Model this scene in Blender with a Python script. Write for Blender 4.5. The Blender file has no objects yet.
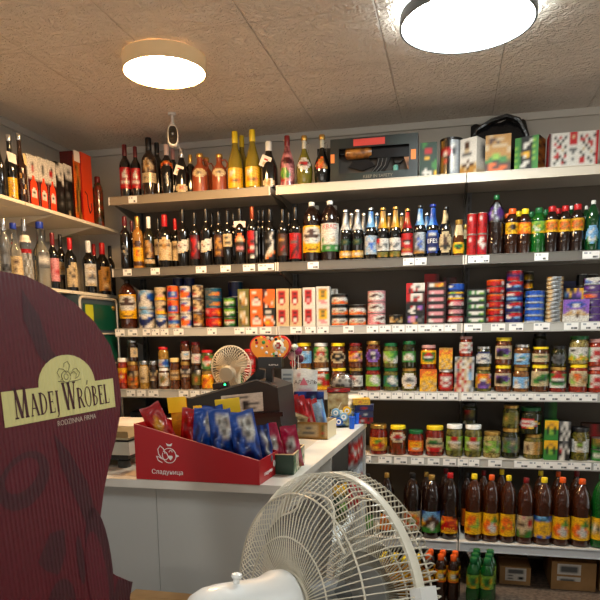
import bpy, math, random
from mathutils import Vector, Matrix
random.seed(7)
SC = bpy.context.scene
COL = SC.collection
PI = math.pi
H = 1.32                      # camera height above the floor
# ------------------------------------------------------------------ camera
YAW, PIT, ROL, FPX, PPX, PPY = .2327, -.1446, -.0118, 638.3, 302.7, 430.0
_r = Vector((math.cos(YAW), math.sin(YAW), 0)); _f = Vector((-math.sin(YAW), math.cos(YAW), 0)); _u = Vector((0, 0, 1))
_f2 = _f*math.cos(PIT)+_u*math.sin(PIT); _u2 = _u*math.cos(PIT)-_f*math.sin(PIT)
_r3 = _r*math.cos(ROL)+_u2*math.sin(ROL); _u3 = _u2*math.cos(ROL)-_r*math.sin(ROL)
EYE = Vector((0, 0, H))
cam = bpy.data.cameras.new('camera'); co = bpy.data.objects.new('camera', cam); COL.objects.link(co)
co.matrix_world = Matrix((( _r3.x, _u3.x, -_f2.x, 0), (_r3.y, _u3.y, -_f2.y, 0), (_r3.z, _u3.z, -_f2.z, H), (0, 0, 0, 1)))
cam.sensor_width = 36; cam.lens = FPX/600*36; cam.clip_start = .02; cam.clip_end = 50
cam.shift_x = -(PPX-300)/600; cam.shift_y = (PPY-300)/600
SC.camera = co
def ray(x, y): return _f2 + _r3*((x-PPX)/FPX) - _u3*((y-PPY)/FPX)
def at_y(x, y, Y): d = ray(x, y); return EYE + d*(Y/d.y)
def at_x(x, y, X): d = ray(x, y); return EYE + d*(X/d.x)
def at_z(x, y, Z): d = ray(x, y); return EYE + d*((Z-H)/d.z)
def scl(p): return FPX/((p-EYE).dot(_f2))          # pixels per metre at a point
def toward(p, k=.7): return math.atan2(-p.x, p.y)*k
# ------------------------------------------------------------------ materials
def lin(c): return tuple(((v/255)/12.92 if v/255 <= .04045 else ((v/255+.055)/1.055)**2.4) for v in c)
PAL = {'k':(20,17,17),'w':(218,214,206),'c':(208,188,150),'r':(188,24,30),'d':(92,18,24),'o':(228,118,32),'y':(238,188,36),'g':(66,140,62),
 'G':(18,66,44),'b':(38,98,186),'B':(24,42,104),'s':(182,187,192),'l':(132,182,220),'p':(214,152,156),'P':(92,58,128),'n':(88,54,30),
 't':(186,142,70),'e':(120,116,50),'m':(190,34,88),'h':(204,184,150),'a':(108,108,108),'u':(20,96,120),'i':(150,105,190),'j':(150,190,80)}
LP = {k: tuple(.84*q**1.22 for q in lin(v))+(1,) for k, v in PAL.items()}
_m = {}
def M(name, c, rough=.5, metal=0, trans=0, coat=0, emit=0, ior=1.45, spec=.5):
    if name in _m: return _m[name]
    m = bpy.data.materials.new(name); m.use_nodes = True; b = m.node_tree.nodes['Principled BSDF']
    b.inputs['Base Color'].default_value = lin(c)+(1,); b.inputs['Roughness'].default_value = rough; b.inputs['Metallic'].default_value = metal
    b.inputs['Transmission Weight'].default_value = trans; b.inputs['Coat Weight'].default_value = coat; b.inputs['Coat Roughness'].default_value = .06
    b.inputs['IOR'].default_value = ior; b.inputs['Specular IOR Level'].default_value = spec
    if emit: b.inputs['Emission Color'].default_value = lin(c)+(1,); b.inputs['Emission Strength'].default_value = emit
    _m[name] = m; return m
def bumpy(m, scale, strength, kind='noise', dist=.004, detail=4, stretch=(1,1,1)):
    nt = m.node_tree; b = nt.nodes['Principled BSDF']
    tc = nt.nodes.new('ShaderNodeTexCoord'); mp = nt.nodes.new('ShaderNodeMapping'); mp.inputs['Scale'].default_value = stretch
    t = nt.nodes.new('ShaderNodeTexNoise' if kind == 'noise' else 'ShaderNodeTexVoronoi'); t.inputs['Scale'].default_value = scale
    if kind == 'noise': t.inputs['Detail'].default_value = detail
    bp = nt.nodes.new('ShaderNodeBump'); bp.inputs['Strength'].default_value = strength; bp.inputs['Distance'].default_value = dist
    nt.links.new(tc.outputs['Object'], mp.inputs['Vector']); nt.links.new(mp.outputs['Vector'], t.inputs['Vector'])
    nt.links.new(t.outputs[0], bp.inputs['Height']); nt.links.new(bp.outputs['Normal'], b.inputs['Normal'])
    return m
def mottled(name, c1, c2, scale, rough=.5, coat=0, kind='noise', lo=.35, hi=.65, spec=.5):
    if name in _m: return _m[name]
    m = M(name, c1, rough, coat=coat, spec=spec); nt = m.node_tree; b = nt.nodes['Principled BSDF']
    tc = nt.nodes.new('ShaderNodeTexCoord'); t = nt.nodes.new('ShaderNodeTexNoise' if kind == 'noise' else 'ShaderNodeTexVoronoi')
    t.inputs['Scale'].default_value = scale
    r = nt.nodes.new('ShaderNodeValToRGB'); r.color_ramp.elements[0].position = lo; r.color_ramp.elements[1].position = hi
    r.color_ramp.elements[0].color = lin(c1)+(1,); r.color_ramp.elements[1].color = lin(c2)+(1,)
    nt.links.new(tc.outputs['Object'], t.inputs['Vector']); nt.links.new(t.outputs[0], r.inputs[0]); nt.links.new(r.outputs[0], b.inputs['Base Color'])
    return m
def printmat(name, rough, coat=0, metal=0, lo=.6, hi=1.14):
    m = M(name, (200,200,200), rough, coat=coat, metal=metal); nt = m.node_tree
    a = nt.nodes.new('ShaderNodeVertexColor'); a.layer_name = 'Col'
    tc = nt.nodes.new('ShaderNodeTexCoord'); mp = nt.nodes.new('ShaderNodeMapping'); mp.inputs['Scale'].default_value = (1, 1, 2.2); nz = nt.nodes.new('ShaderNodeTexNoise'); nz.inputs['Scale'].default_value = 95; nz.inputs['Detail'].default_value = 2   # small print and pictures
    mr = nt.nodes.new('ShaderNodeMapRange'); mr.inputs[1].default_value = .36; mr.inputs[2].default_value = .62; mr.inputs[3].default_value = lo; mr.inputs[4].default_value = hi
    mx = nt.nodes.new('ShaderNodeVectorMath'); mx.operation = 'SCALE'
    nt.links.new(tc.outputs['Object'], mp.inputs[0]); nt.links.new(mp.outputs[0], nz.inputs['Vector']); nt.links.new(nz.outputs[0], mr.inputs[0]); nt.links.new(mr.outputs[0], mx.inputs['Scale']); nt.links.new(a.outputs[0], mx.inputs[0])
    nt.links.new(mx.outputs[0], nt.nodes['Principled BSDF'].inputs['Base Color']); return m
PRINT = printmat('printed_paper', .55, lo=.86, hi=1.05); GLOSS = printmat('printed_gloss', .36, .15); FOIL = printmat('printed_foil', .28, .25, .05, .84, 1.06)
GL = lambda n, c: M('glass_'+n, c, .08, coat=.6, spec=.6)
DARK = GL('black', (14,13,12)); BROWN = GL('brown', (44,20,10)); OLIVE = GL('olive', (98,92,26)); AMBERB = GL('beer', (40,22,10))
GREEN = M('glass_green', (8,66,28), .07, trans=.3, coat=.6); CLEAR = M('glass_clear', (238,242,240), .02, trans=1, ior=1.36)
AMBER = M('pet_amber', (66,27,8), .07, trans=.35, coat=.7); COLA = M('pet_cola', (26,12,8), .07, coat=.7); TEA = M('pet_tea', (44,19,8), .07, trans=.2, coat=.7)
PETG = M('pet_green', (14,92,28), .08, trans=.35, coat=.6); GOLDL = GL('gold', (150,104,42))
CLAY = bumpy(M('clay', (128,56,24), .45, coat=.3), 60, .3)
for _q in (AMBER, COLA, TEA, PETG): bumpy(_q, 70, .45, dist=.006, detail=1)
def cap(n, c, rough=.35, metal=0): return M('cap_'+n, c, rough, metal)
CW = cap('white', (226,224,218)); CR = cap('red', (178,22,26)); CY = cap('yellow', (236,204,34)); CO = cap('orange', (226,88,26)); CG = cap('green', (18,92,46))
CK = cap('black', (20,18,18)); CD = cap('wine', (88,14,20)); CT = cap('gold', (190,150,76), .3, .7); CS = cap('silver', (190,190,190), .25, .9); CP = cap('pink', (190,140,136)); CB = cap('blue', (24,50,150))
CDR = cap('dark_red', (110,18,20))
def clear(name, c, fac=.12):                      # thin clear plastic
    m = bpy.data.materials.new(name); m.use_nodes = True; n = m.node_tree; n.nodes.clear()
    o = n.nodes.new('ShaderNodeOutputMaterial'); mx = n.nodes.new('ShaderNodeMixShader'); t = n.nodes.new('ShaderNodeBsdfTransparent'); g = n.nodes.new('ShaderNodeBsdfGlossy'); lw = n.nodes.new('ShaderNodeLayerWeight')
    t.inputs[0].default_value = lin(c)+(1,); g.inputs['Roughness'].default_value = .08; lw.inputs[0].default_value = fac
    n.links.new(lw.outputs['Facing'], mx.inputs[0]); n.links.new(t.outputs[0], mx.inputs[1]); n.links.new(g.outputs[0], mx.inputs[2]); n.links.new(mx.outputs[0], o.inputs[0]); _m[name] = m; return m
TIN = M('tin_metal', (176,172,164), .3, .9)
# ------------------------------------------------------------------ mesh helpers
class MB:
    def __init__(s): s.v = []; s.f = []; s.c = []
    def add(s, vs, fs, col=None):
        o = len(s.v); s.v += [tuple(v) for v in vs]; s.f += [tuple(i+o for i in f) for f in fs]
        s.c += (list(col) if isinstance(col, list) and len(col) == len(fs) else [col]*len(fs)); return s
    def box(s, x0, x1, y0, y1, z0, z1, col=None):
        v = [(x0,y0,z0),(x1,y0,z0),(x1,y1,z0),(x0,y1,z0),(x0,y0,z1),(x1,y0,z1),(x1,y1,z1),(x0,y1,z1)]
        return s.add(v, [(0,3,2,1),(4,5,6,7),(0,1,5,4),(1,2,6,5),(2,3,7,6),(3,0,4,7)], col)
    def lathe(s, prof, seg=20, col=None, mat=None, close=True):
        vs = []; fs = []; cs = []
        for r, z in prof:
            for k in range(seg):
                a = 2*PI*k/seg; p = Vector((r*math.sin(a), -r*math.cos(a), z)); vs.append(mat @ p if mat else p)
        for i in range(len(prof)-1):
            for k in range(seg):
                k2 = (k+1) % seg; fs.append((i*seg+k, i*seg+k2, (i+1)*seg+k2, (i+1)*seg+k))
        if close:
            fs.append(tuple(range(seg))[::-1]); fs.append(tuple((len(prof)-1)*seg+k for k in range(seg)))
        return s.add(vs, fs, col)
    def tube(s, pts, r, seg=6, closed=False, col=None):
        pts = [Vector(p) for p in pts]; n = len(pts); vs = []; fs = []
        t0 = (pts[1]-pts[0]).normalized(); ref = Vector((0,0,1)) if abs(t0.z) < .9 else Vector((1,0,0))
        nv = t0.cross(ref).normalized()
        for i, p in enumerate(pts):
            a = pts[(i-1) % n] if (closed or i) else p; b = pts[(i+1) % n] if (closed or i < n-1) else p
            t = (b-a).normalized(); nv = (nv - t*nv.dot(t)).normalized(); bv = t.cross(nv)
            for k in range(seg):
                an = 2*PI*k/seg; vs.append(p+(nv*math.cos(an)+bv*math.sin(an))*r)
        for i in range(n if closed else n-1):
            j = (i+1) % n
            for k in range(seg): k2 = (k+1) % seg; fs.append((i*seg+k, i*seg+k2, j*seg+k2, j*seg+k))
        if not closed: fs += [tuple(range(seg))[::-1], tuple((n-1)*seg+k for k in range(seg))]
        return s.add(vs, fs, col)
    def prism(s, poly, y0, y1, col=None):        # polygon in x,z extruded along y
        n = len(poly); v = [(x,y0,z) for x, z in poly]+[(x,y1,z) for x, z in poly]
        return s.add(v, [tuple(range(n)), tuple(range(2*n-1, n-1, -1))]+[(i, i+n, (i+1) % n+n, (i+1) % n) for i in range(n)], col)
    def art(s, art, fn):                          # printed design as a coloured grid; fn(u,v)->point, u 0..1 to the viewer's right, v 0..1 upwards
        rows = art.split('|'); nr = len(rows); cell = lambda i, j: rows[i][j] if 0 <= i < nr and 0 <= j < len(rows[i]) else '.'
        for i, row in enumerate(rows):
            nc = len(row)
            def mix(*ij):
                c = [LP[cell(a, b)] for a, b in ij if cell(a, b) != '.']; return tuple(sum(x)/len(c) for x in zip(*c))
            same = lambda a: 0 <= a < nr and len(rows[a]) == nc
            for j, ch in enumerate(row):
                if ch == '.': continue
                um, dn = (i-1 if same(i-1) else i), (i+1 if same(i+1) else i); l, r = max(j-1, 0), min(j+1, nc-1)
                G = [[mix((i,j),(i,l),(dn,j),(dn,l)), mix((i,j),(dn,j)), mix((i,j),(i,r),(dn,j),(dn,r))], [mix((i,j),(i,l)), LP[ch], mix((i,j),(i,r))], [mix((i,j),(i,l),(um,j),(um,l)), mix((i,j),(um,j)), mix((i,j),(i,r),(um,j),(um,r))]]
                u = (j/nc, (j+.5)/nc, (j+1)/nc); v = (1-(i+1)/nr, 1-(i+.5)/nr, 1-i/nr); o = len(s.v)
                s.v += [tuple(fn(u[q % 3], v[q//3])) for q in range(9)]
                for q in (0, 1, 3, 4): s.f.append((o+q, o+q+1, o+q+4, o+q+3)); s.c.append([G[k//3][k % 3] for k in (q, q+1, q+4, q+3)])
        return s
    def mesh(s, name, smooth=False):
        me = bpy.data.meshes.new(name); me.from_pydata(s.v, [], s.f)
        if any(c is not None for c in s.c):
            at = me.color_attributes.new('Col', 'FLOAT_COLOR', 'CORNER'); buf = []
            for f, c in zip(s.f, s.c):
                if isinstance(c, list): buf += [x for q in c for x in q]
                else: buf += list(c or (.5,.5,.5,1))*len(f)
            at.data.foreach_set('color', buf)
        me.update()
        if smooth: me.shade_smooth(); me.set_sharp_from_angle(angle=math.radians(38))
        return me
def ob(name, me, mat=None, parent=None, loc=None, rot=None):
    if isinstance(me, MB): me = me.mesh(name, True)
    o = bpy.data.objects.new(name, me); COL.objects.link(o)
    if mat and not me.materials: me.materials.append(mat)
    if parent: o.parent = parent
    if loc is not None: o.location = loc
    if rot is not None: o.rotation_euler = rot if hasattr(rot, '__len__') else (0, 0, rot)
    return o
LABELS = {}
def tag(o, label, cat, group=None, kind=None):
    o['label'] = label; o['category'] = cat
    if group: o['group'] = group
    if kind: o['kind'] = kind
    LABELS.setdefault(label, []).append(o.name); return o
def thing(name, label, cat, loc=(0,0,0), rot=0, group=None):
    o = bpy.data.objects.new(name, None); COL.objects.link(o); o.empty_display_size = .02; o.location = loc
    o.rotation_euler = rot if hasattr(rot, '__len__') else (0, 0, rot); return tag(o, label, cat, group)
def struct(name, mb, mat): o = ob(name, mb, mat); o['kind'] = 'structure'; return o
def text(s, size, bend=0, extrude=.0004, shear=0, width=1):
    cu = bpy.data.curves.new('lettering', 'FONT'); cu.body = s; cu.size = size; cu.align_x = 'CENTER'; cu.resolution_u = 3; cu.extrude = extrude; cu.shear = shear
    t = bpy.data.objects.new('lettering', cu); COL.objects.link(t)
    me = bpy.data.meshes.new_from_object(t.evaluated_get(bpy.context.evaluated_depsgraph_get()))
    bpy.data.objects.remove(t)
    for v in me.vertices:                         # into the x,z plane facing -y
        x, y, z = v.co; x *= width
        v.co = (bend*math.sin(x/bend), -(bend+z)*math.cos(x/bend), y) if bend else (x, -z, y)
    me.materials.clear(); return me
# ------------------------------------------------------------------ product builders
def radius_at(prof, z):
    for (r0, z0), (r1, z1) in zip(prof, prof[1:]):
        if z0 <= z <= z1 and z1 > z0: return r0+(r1-r0)*(z-z0)/(z1-z0)
    return prof[-1][0]
SH = {  # body profile (r, z as fractions of radius, height); closure from cz with radius cr
 'wine': ([(.86,0),(1,.015),(1,.60),(.95,.645),(.72,.70),(.46,.745),(.38,.79),(.36,.9),(.36,.985)], .76, .40),
 'burg': ([(.88,0),(1,.02),(1,.42),(.93,.50),(.72,.60),(.5,.69),(.38,.77),(.34,.9),(.34,.985)], .80, .38),
 'beer': ([(.88,0),(1,.02),(1,.52),(.94,.58),(.66,.67),(.50,.74),(.42,.84),(.38,.95),(.38,.975)], .955, .44),
 'pet':  ([(.70,0),(.92,.012),(.98,.05),(1,.10),(1,.26),(.955,.30),(.955,.50),(1,.54),(1,.66),(.93,.74),(.72,.82),(.45,.885),(.28,.915),(.28,.935)], .925, .345),
 'petbig':([(.70,0),(.92,.012),(1,.06),(1,.22),(1,.56),(.97,.60),(1,.65),(1,.69),(.92,.77),(.66,.86),(.38,.915),(.27,.93),(.27,.945)], .935, .34),
 'petsm':([(.78,0),(.95,.015),(1,.06),(1,.40),(.97,.42),(.97,.70),(1,.72),(.88,.78),(.6,.86),(.45,.89),(.45,.91)], .88, .56),
 'round':([(.86,0),(.98,.02),(1,.25),(.97,.40),(.84,.52),(.60,.64),(.40,.73),(.32,.80),(.30,.9),(.30,.985)], .72, .34),
 'pear': ([(.72,0),(.80,.02),(.95,.14),(1,.30),(.93,.42),(.72,.53),(.44,.65),(.28,.74),(.24,.84),(.26,.95)], .90, .36),
 'hip':  ([(.8,0),(.86,.02),(.86,.34),(.80,.46),(.74,.56),(.62,.7),(.48,.82),(.44,.87),(.44,.9)], .87, .54),
 'fat':  ([(.94,0),(1,.02),(1,.45),(.92,.56),(.6,.64),(.40,.70),(.36,.80),(.36,.96)], .90, .46),
 'slim': ([(.9,0),(1,.01),(1,.66),(.9,.71),(.5,.76),(.38,.80),(.38,.985)], .82, .46),
 'jug':  ([(.86,0),(1,.03),(1,.48),(.96,.56),(.70,.66),(.40,.74),(.34,.82),(.36,.92),(.36,.95)], .90, .44),
 'can':  ([(.86,0),(1,.04),(1,.92),(.84,.985)], .975, .86),
}
CACHE = {}
PL = {'bottle':'bottles','jar':'jars','tin':'tins','can':'cans','box':'boxes','bag':'bags','carton':'cartons'}
def build_bottle(root, shape, r, h, body, capm, labels, foil=None, seg=20):
    prof, cz, cr = SH[shape]; pr = [(a*r, b*h) for a, b in prof]
    ob('body', MB().lathe(pr, seg), body, root)
    cap_name = 'capsule' if shape in ('wine','burg','round','slim') else 'cap'
    if capm:
        c = [(cr*r*.97, cz*h), (cr*r, cz*h+.001), (cr*r, h*.985), (cr*r*.88, h)]
        if shape == 'beer': c = [(cr*r*1.12, cz*h), (cr*r*1.12, cz*h+.003), (cr*r*.95, h)]
        ob(cap_name, MB().lathe(c, 14), capm, root)
    for z0, z1, half, art in labels:
        mb = MB(); q = lambda u, v, z0=z0, z1=z1, half=half: (lambda rr, th, z: (rr*math.sin(th), -rr*math.cos(th), z))(radius_at(pr, (z0+(z1-z0)*v)*h)+.0009, (2*u-1)*half, (z0+(z1-z0)*v)*h)
        mb.art(art, q); ob('label', mb.mesh('label', True), GLOSS, root)
    if foil:
        z0, z1, art = foil; mb = MB()
        mb.art(art, lambda u, v: (lambda rr, th, z: (rr*math.sin(th), -rr*math.cos(th), z))(radius_at(pr, (z0+(z1-z0)*v)*h)+.0007, (2*u-1)*PI, (z0+(z1-z0)*v)*h))
        ob('neck_foil', mb.mesh('neck_foil', True), FOIL, root)
SHELF = {'A': (3.47, .808+H, 'top shelf'), 'B': (3.47, .405+H, 'second shelf'), 'C': (3.47, .060+H, 'tin shelf'),
         'D': (3.47, -.298+H, 'jar shelf'), 'E': (3.47, -.653+H, 'pickle shelf'), 'F': (3.32, -1.072+H, 'lowest shelf')}
FRONT = {k: [] for k in SHELF}                    # what stands where, for the price tags
def spot(sh, px, w, yt, dy=0, base=None, box=False):
    Y0, zt, nm = SHELF[sh]; zb = zt if base is None else base
    Y = Y0+.03+dy
    for _ in range(3):
        p = at_y(px, yt, Y); r = w/2/scl(p); Y = Y0+.022+dy+(0 if box else r)
    return Vector((p.x, Y, zb+.0004)), r*.985, p.z-zb
def B(sh, px, w, yt, shape, body, capm, labels, d, dy=0, foil=None, name='wine_bottle', cat='bottle', base=None, tail=True, text_=None):
    p, r, h = spot(sh, px, w, yt, dy, base)
    lab = d+(' on the '+SHELF[sh][2] if tail else '')
    root = thing(name, lab, cat, p, toward(p), group='%s on the %s' % (PL.get(cat, cat+'s'), SHELF[sh][2]))
    build_bottle(root, shape, r, h, body, capm, labels, foil)
    if text_:
        s, size, z, col = text_; ob('lettering', text(s, size*h, r+.0016, .0003), M('ink_'+col, PAL[col], .5), root, (0, 0, z*h))
    if not dy and base is None: FRONT[sh].append((px, d))
    return root, p.z+h
def J(sh, px, w, yt, body, lid, art, d, lab=(.2,.68), half=1.25, base=None, dy=0, lidh=.13, shape=0, name='jar'):
    p, r, h = spot(sh, px, w, yt, dy, base)
    root = thing(name, d+' on the '+SHELF[sh][2], 'jar', p, toward(p), group='jars on the '+SHELF[sh][2])
    pr = [(.88,0),(.98,.02),(1,.07),(1,.72),(.95,.79),(.85,.835),(.84,1-lidh)] if shape == 0 else [(.8,0),(.95,.05),(1,.3),(1,.6),(.92,.74),(.78,.84),(.78,1-lidh)]
    pr = [(a*r, b*h) for a, b in pr]
    ob('body', MB().lathe(pr, 20), body, root)
    ob('lid', MB().lathe([(.86*r,(1-lidh)*h),(.9*r,(1-lidh)*h+.001),(.9*r,.985*h),(.86*r,h)], 20), lid, root)
    if art:
        mb = MB().art(art, lambda u, v: (lambda th, z: ((radius_at(pr, z)+.0009)*math.sin(th), -(radius_at(pr, z)+.0009)*math.cos(th), z))((2*u-1)*half, (lab[0]+(lab[1]-lab[0])*v)*h))
        ob('label', mb.mesh('label', True), GLOSS, root)
    if not dy and base is None: FRONT[sh].append((px, d))
    return root, p.z+h
ORD = {1: ['only'], 2: ['bottom', 'top'], 3: ['bottom', 'middle', 'top']}
NUM = ['', 'first', 'second', 'third', 'fourth', 'fifth', 'sixth', 'seventh', 'eighth', 'ninth', 'tenth', 'eleventh']
WORD = ['', 'one', 'two', 'three', 'four', 'five', 'six', 'seven', 'eight', 'nine', 'ten', 'eleven']
def ordn(i, n): return ORD[n][i] if n in ORD else ('bottom' if i == 0 else 'top' if i == n-1 else NUM[i+1]+' from bottom')
def can_mesh(r, h, art, seg=24):
    half = 1.5; mb = MB(); rows = art.split('|')
    P = lambda th, v: (r*math.sin(th), -r*math.cos(th), h*(.03+.94*v))
    mb.art(art, lambda u, v: P((2*u-1)*half, v)); n = 14
    for k in range(n):
        a0 = half+(2*PI-2*half)*k/n; a1 = half+(2*PI-2*half)*(k+1)/n
        for i, row in enumerate(rows):
            v1 = 1-i/len(rows); v0 = 1-(i+1)/len(rows); mb.add([P(a0,v0), P(a1,v0), P(a1,v1), P(a0,v1)], [(0,1,2,3)], LP[row[0] if k >= n/2 else row[-1]])
    return mb.mesh('tin', True)
def rim_mesh(r, h, top):
    return MB().lathe([(r*.99,h*.965-.0006),(r*1.015,h*.97-.0006),(r*1.015,h-.0008),(r*.95,h-.0004),(r*.92,h-.0015)] if top else [(r*.9,.0),(r*1.015,.001),(r*1.015,h*.03+.0006),(r*.99,h*.035+.0006)], 24)
def box_mesh(w, d, h, art, side='w', top=None, side_art=None, rnd=0):
    mb = MB(); x0, x1 = -w/2, w/2
    mb.art(art, lambda u, v: (x0+w*u, 0, h*v))
    sc = LP[side]; mb.add([(x0,0,0),(x1,0,0),(x1,d,0),(x0,d,0),(x0,0,h),(x1,0,h),(x1,d,h),(x0,d,h)], [(0,3,2,1),(4,5,6,7),(2,3,7,6),(3,0,4,7)], [sc, LP[top or side], sc, sc])
    if side_art: mb.art(side_art, lambda u, v: (x1, d*u, h*v))
    else: mb.add([(x1,0,0),(x1,d,0),(x1,d,h),(x1,0,h)], [(0,1,2,3)], sc)
    return mb
def stack(sh, px, w, yt, arts, d, form='can', side='w', depth=None, dy=0, cat=None, name=None, base=None, mat=None, jit=.06, top=None):
    """arts: one art per layer, bottom first"""
    n = len(arts); isb = form == 'box'; p, r, h = spot(sh, px, w, yt, dy, base, isb); hh = h/n
    cat = cat or ('box' if isb else 'tin'); name = name or ('carton' if isb else 'food_tin')
    for i, a in enumerate(arts):
        lab = (('%s %s in stack of %s ' % (ordn(i, n), cat, WORD[n])) if n > 1 else 'single '+cat+' ')+d
        loc = (p.x, p.y, p.z+i*hh); rz = toward(p, .5)+random.uniform(-jit, jit)
        key = (form, a, round(r, 4), round(hh, 4), side, depth)
        if isb:
            me = CACHE.get(key) or box_mesh(2*r, depth or 2*r, hh-.0006, a, side, top).mesh(name, False); CACHE[key] = me
            o = ob(name, me, mat or PRINT, None, loc, rz)
        else:
            me = CACHE.get(key) or can_mesh(r, hh, a); CACHE[key] = me
            o = ob(name, me, mat or GLOSS, None, loc, rz+random.uniform(-.1, .1))
            for tp in (True, False):
                k2 = ('rim', round(r, 4), round(hh, 4), tp); rm = CACHE.get(k2) or rim_mesh(r, hh, tp).mesh('rim', True); CACHE[k2] = rm; ob('rim', rm, TIN, o)
        tag(o, lab, cat, group='%s on the %s' % (PL[cat], SHELF[sh][2]))
    if not dy and base is None: FRONT[sh].append((px, d))
    return p.z+h
def carton(sh, px, w, yt, depth, art, side, d, name='carton', cat='box', rot=None, side_art=None, dy=0, mat=None, top=None, base=None, group=None):
    p, r, h = spot(sh, px, w, yt, dy, base, True)
    o = ob(name, box_mesh(2*r, depth, h, art, side, top, side_art).mesh(name), mat or PRINT, None, p, toward(p, .5) if rot is None else rot)
    tag(o, d+' on the '+SHELF[sh][2], cat, group)
    if not dy and base is None: FRONT[sh].append((px, d))
    return o, p.z+h, r, h
# ------------------------------------------------------------------ the room
CZ = 2.506; WX = -2.40; WY = 3.86; RX = 2.3; NY = -1.6
wallm = M('wall_paint', (176, 170, 160), .55); trimm = M('trim_paint', (186, 181, 172), .5)
floorm = mottled('floor_vinyl', (64, 52, 44), (112, 96, 82), 55, .45)
ceilm = M('ceiling_tile', (232, 220, 206), .42)
nt = ceilm.node_tree; bs = nt.nodes['Principled BSDF']
tc = nt.nodes.new('ShaderNodeTexCoord'); sp = nt.nodes.new('ShaderNodeSeparateXYZ'); nt.links.new(tc.outputs['Object'], sp.inputs[0])
def mth(op, a, b=None, c=None):
    n = nt.nodes.new('ShaderNodeMath'); n.operation = op
    for i, x in enumerate((a, b, c)):
        if x is None: continue
        if isinstance(x, (int, float)): n.inputs[i].default_value = x
        else: nt.links.new(x, n.inputs[i])
    return n.outputs[0]
def groove(out, off):
    a = mth('DIVIDE', mth('SUBTRACT', out, off), .4838); a = mth('ABSOLUTE', mth('SUBTRACT', mth('FRACT', mth('ADD', a, 50.5)), .5))
    return mth('MINIMUM', mth('DIVIDE', a, .007), 1.0)
g = mth('MINIMUM', groove(sp.outputs[0], -.307), groove(sp.outputs[1], 3.0))
vo = nt.nodes.new('ShaderNodeTexVoronoi'); vo.feature = 'SMOOTH_F1'; vo.inputs['Scale'].default_value = 26
no = nt.nodes.new('ShaderNodeTexNoise'); no.inputs['Scale'].default_value = 24; no.inputs['Detail'].default_value = 5; no.inputs['Distortion'].default_value = 2.2
nt.links.new(tc.outputs['Object'], vo.inputs['Vector']); nt.links.new(tc.outputs['Object'], no.inputs['Vector'])
hgt = mth('ADD', mth('MULTIPLY', no.outputs[0], 1.0), mth('MULTIPLY', g, .35)); hgt = mth('ADD', hgt, mth('MULTIPLY', vo.outputs[0], .4))
bp = nt.nodes.new('ShaderNodeBump'); bp.inputs['Strength'].default_value = 1; bp.inputs['Distance'].default_value = .03
nt.links.new(hgt, bp.inputs['Height']); nt.links.new(bp.outputs[0], bs.inputs['Normal'])
struct('floor', MB().box(WX, RX, NY, WY, -.06, 0), floorm)
struct('ceiling', MB().box(WX, RX, NY, WY, CZ, CZ+.06), ceilm)
struct('wall_back', MB().box(WX-.08, RX+.08, WY, WY+.08, 0, CZ), wallm)
struct('wall_left', MB().box(WX-.08, WX, NY, WY, 0, CZ), wallm)
struct('wall_right', MB().box(RX, RX+.08, NY, 2.45, 0, CZ).box(RX, RX+.08, 3.2, WY, 0, CZ).box(RX, RX+.08, 2.45, 3.2, 2.1, CZ), wallm)
struct('fill_door_1', MB().box(RX+.01, RX+.06, 2.45, 2.52, 0, 2.1).box(RX+.01, RX+.06, 3.13, 3.2, 0, 2.1).box(RX+.01, RX+.06, 2.52, 3.13, 0, .12).box(RX+.01, RX+.06, 2.52, 3.13, 2.03, 2.1), trimm)  # unseen door added for daylight glints on standee, fan and bottles
struct('wall_front', MB().box(WX-.08, RX+.08, NY-.08, NY, 0, .35).box(WX-.08, RX+.08, NY-.08, NY, 2.35, CZ).box(WX-.08, WX+.2, NY-.08, NY, .35, 2.35).box(RX-.2, RX+.08, NY-.08, NY, .35, 2.35), wallm)
struct('fill_window_1', MB().box(WX+.2, WX+.26, NY-.07, NY-.01, .35, 2.35).box(-.03, .03, NY-.07, NY-.01, .35, 2.35).box(RX-.26, RX-.2, NY-.07, NY-.01, .35, 2.35), trimm)  # window added behind the view to let fill light in
struct('trim_1', MB().prism([(0,0)]*0 or [(WX, CZ-.038), (RX, CZ-.038), (RX, CZ-.0005), (WX, CZ-.0005)], WY-.018, WY-.0005), trimm)
struct('trim_2', MB().box(WX+.0005, WX+.018, NY, WY-.02, CZ-.038, CZ-.0005), trimm)
mb = MB()
for y in [2.05+.3*i for i in range(7)]: mb.box(WX+.0004, WX+.003, y, y+.006, 1.2, CZ-.04)
struct('trim_3', mb, trimm)
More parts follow.
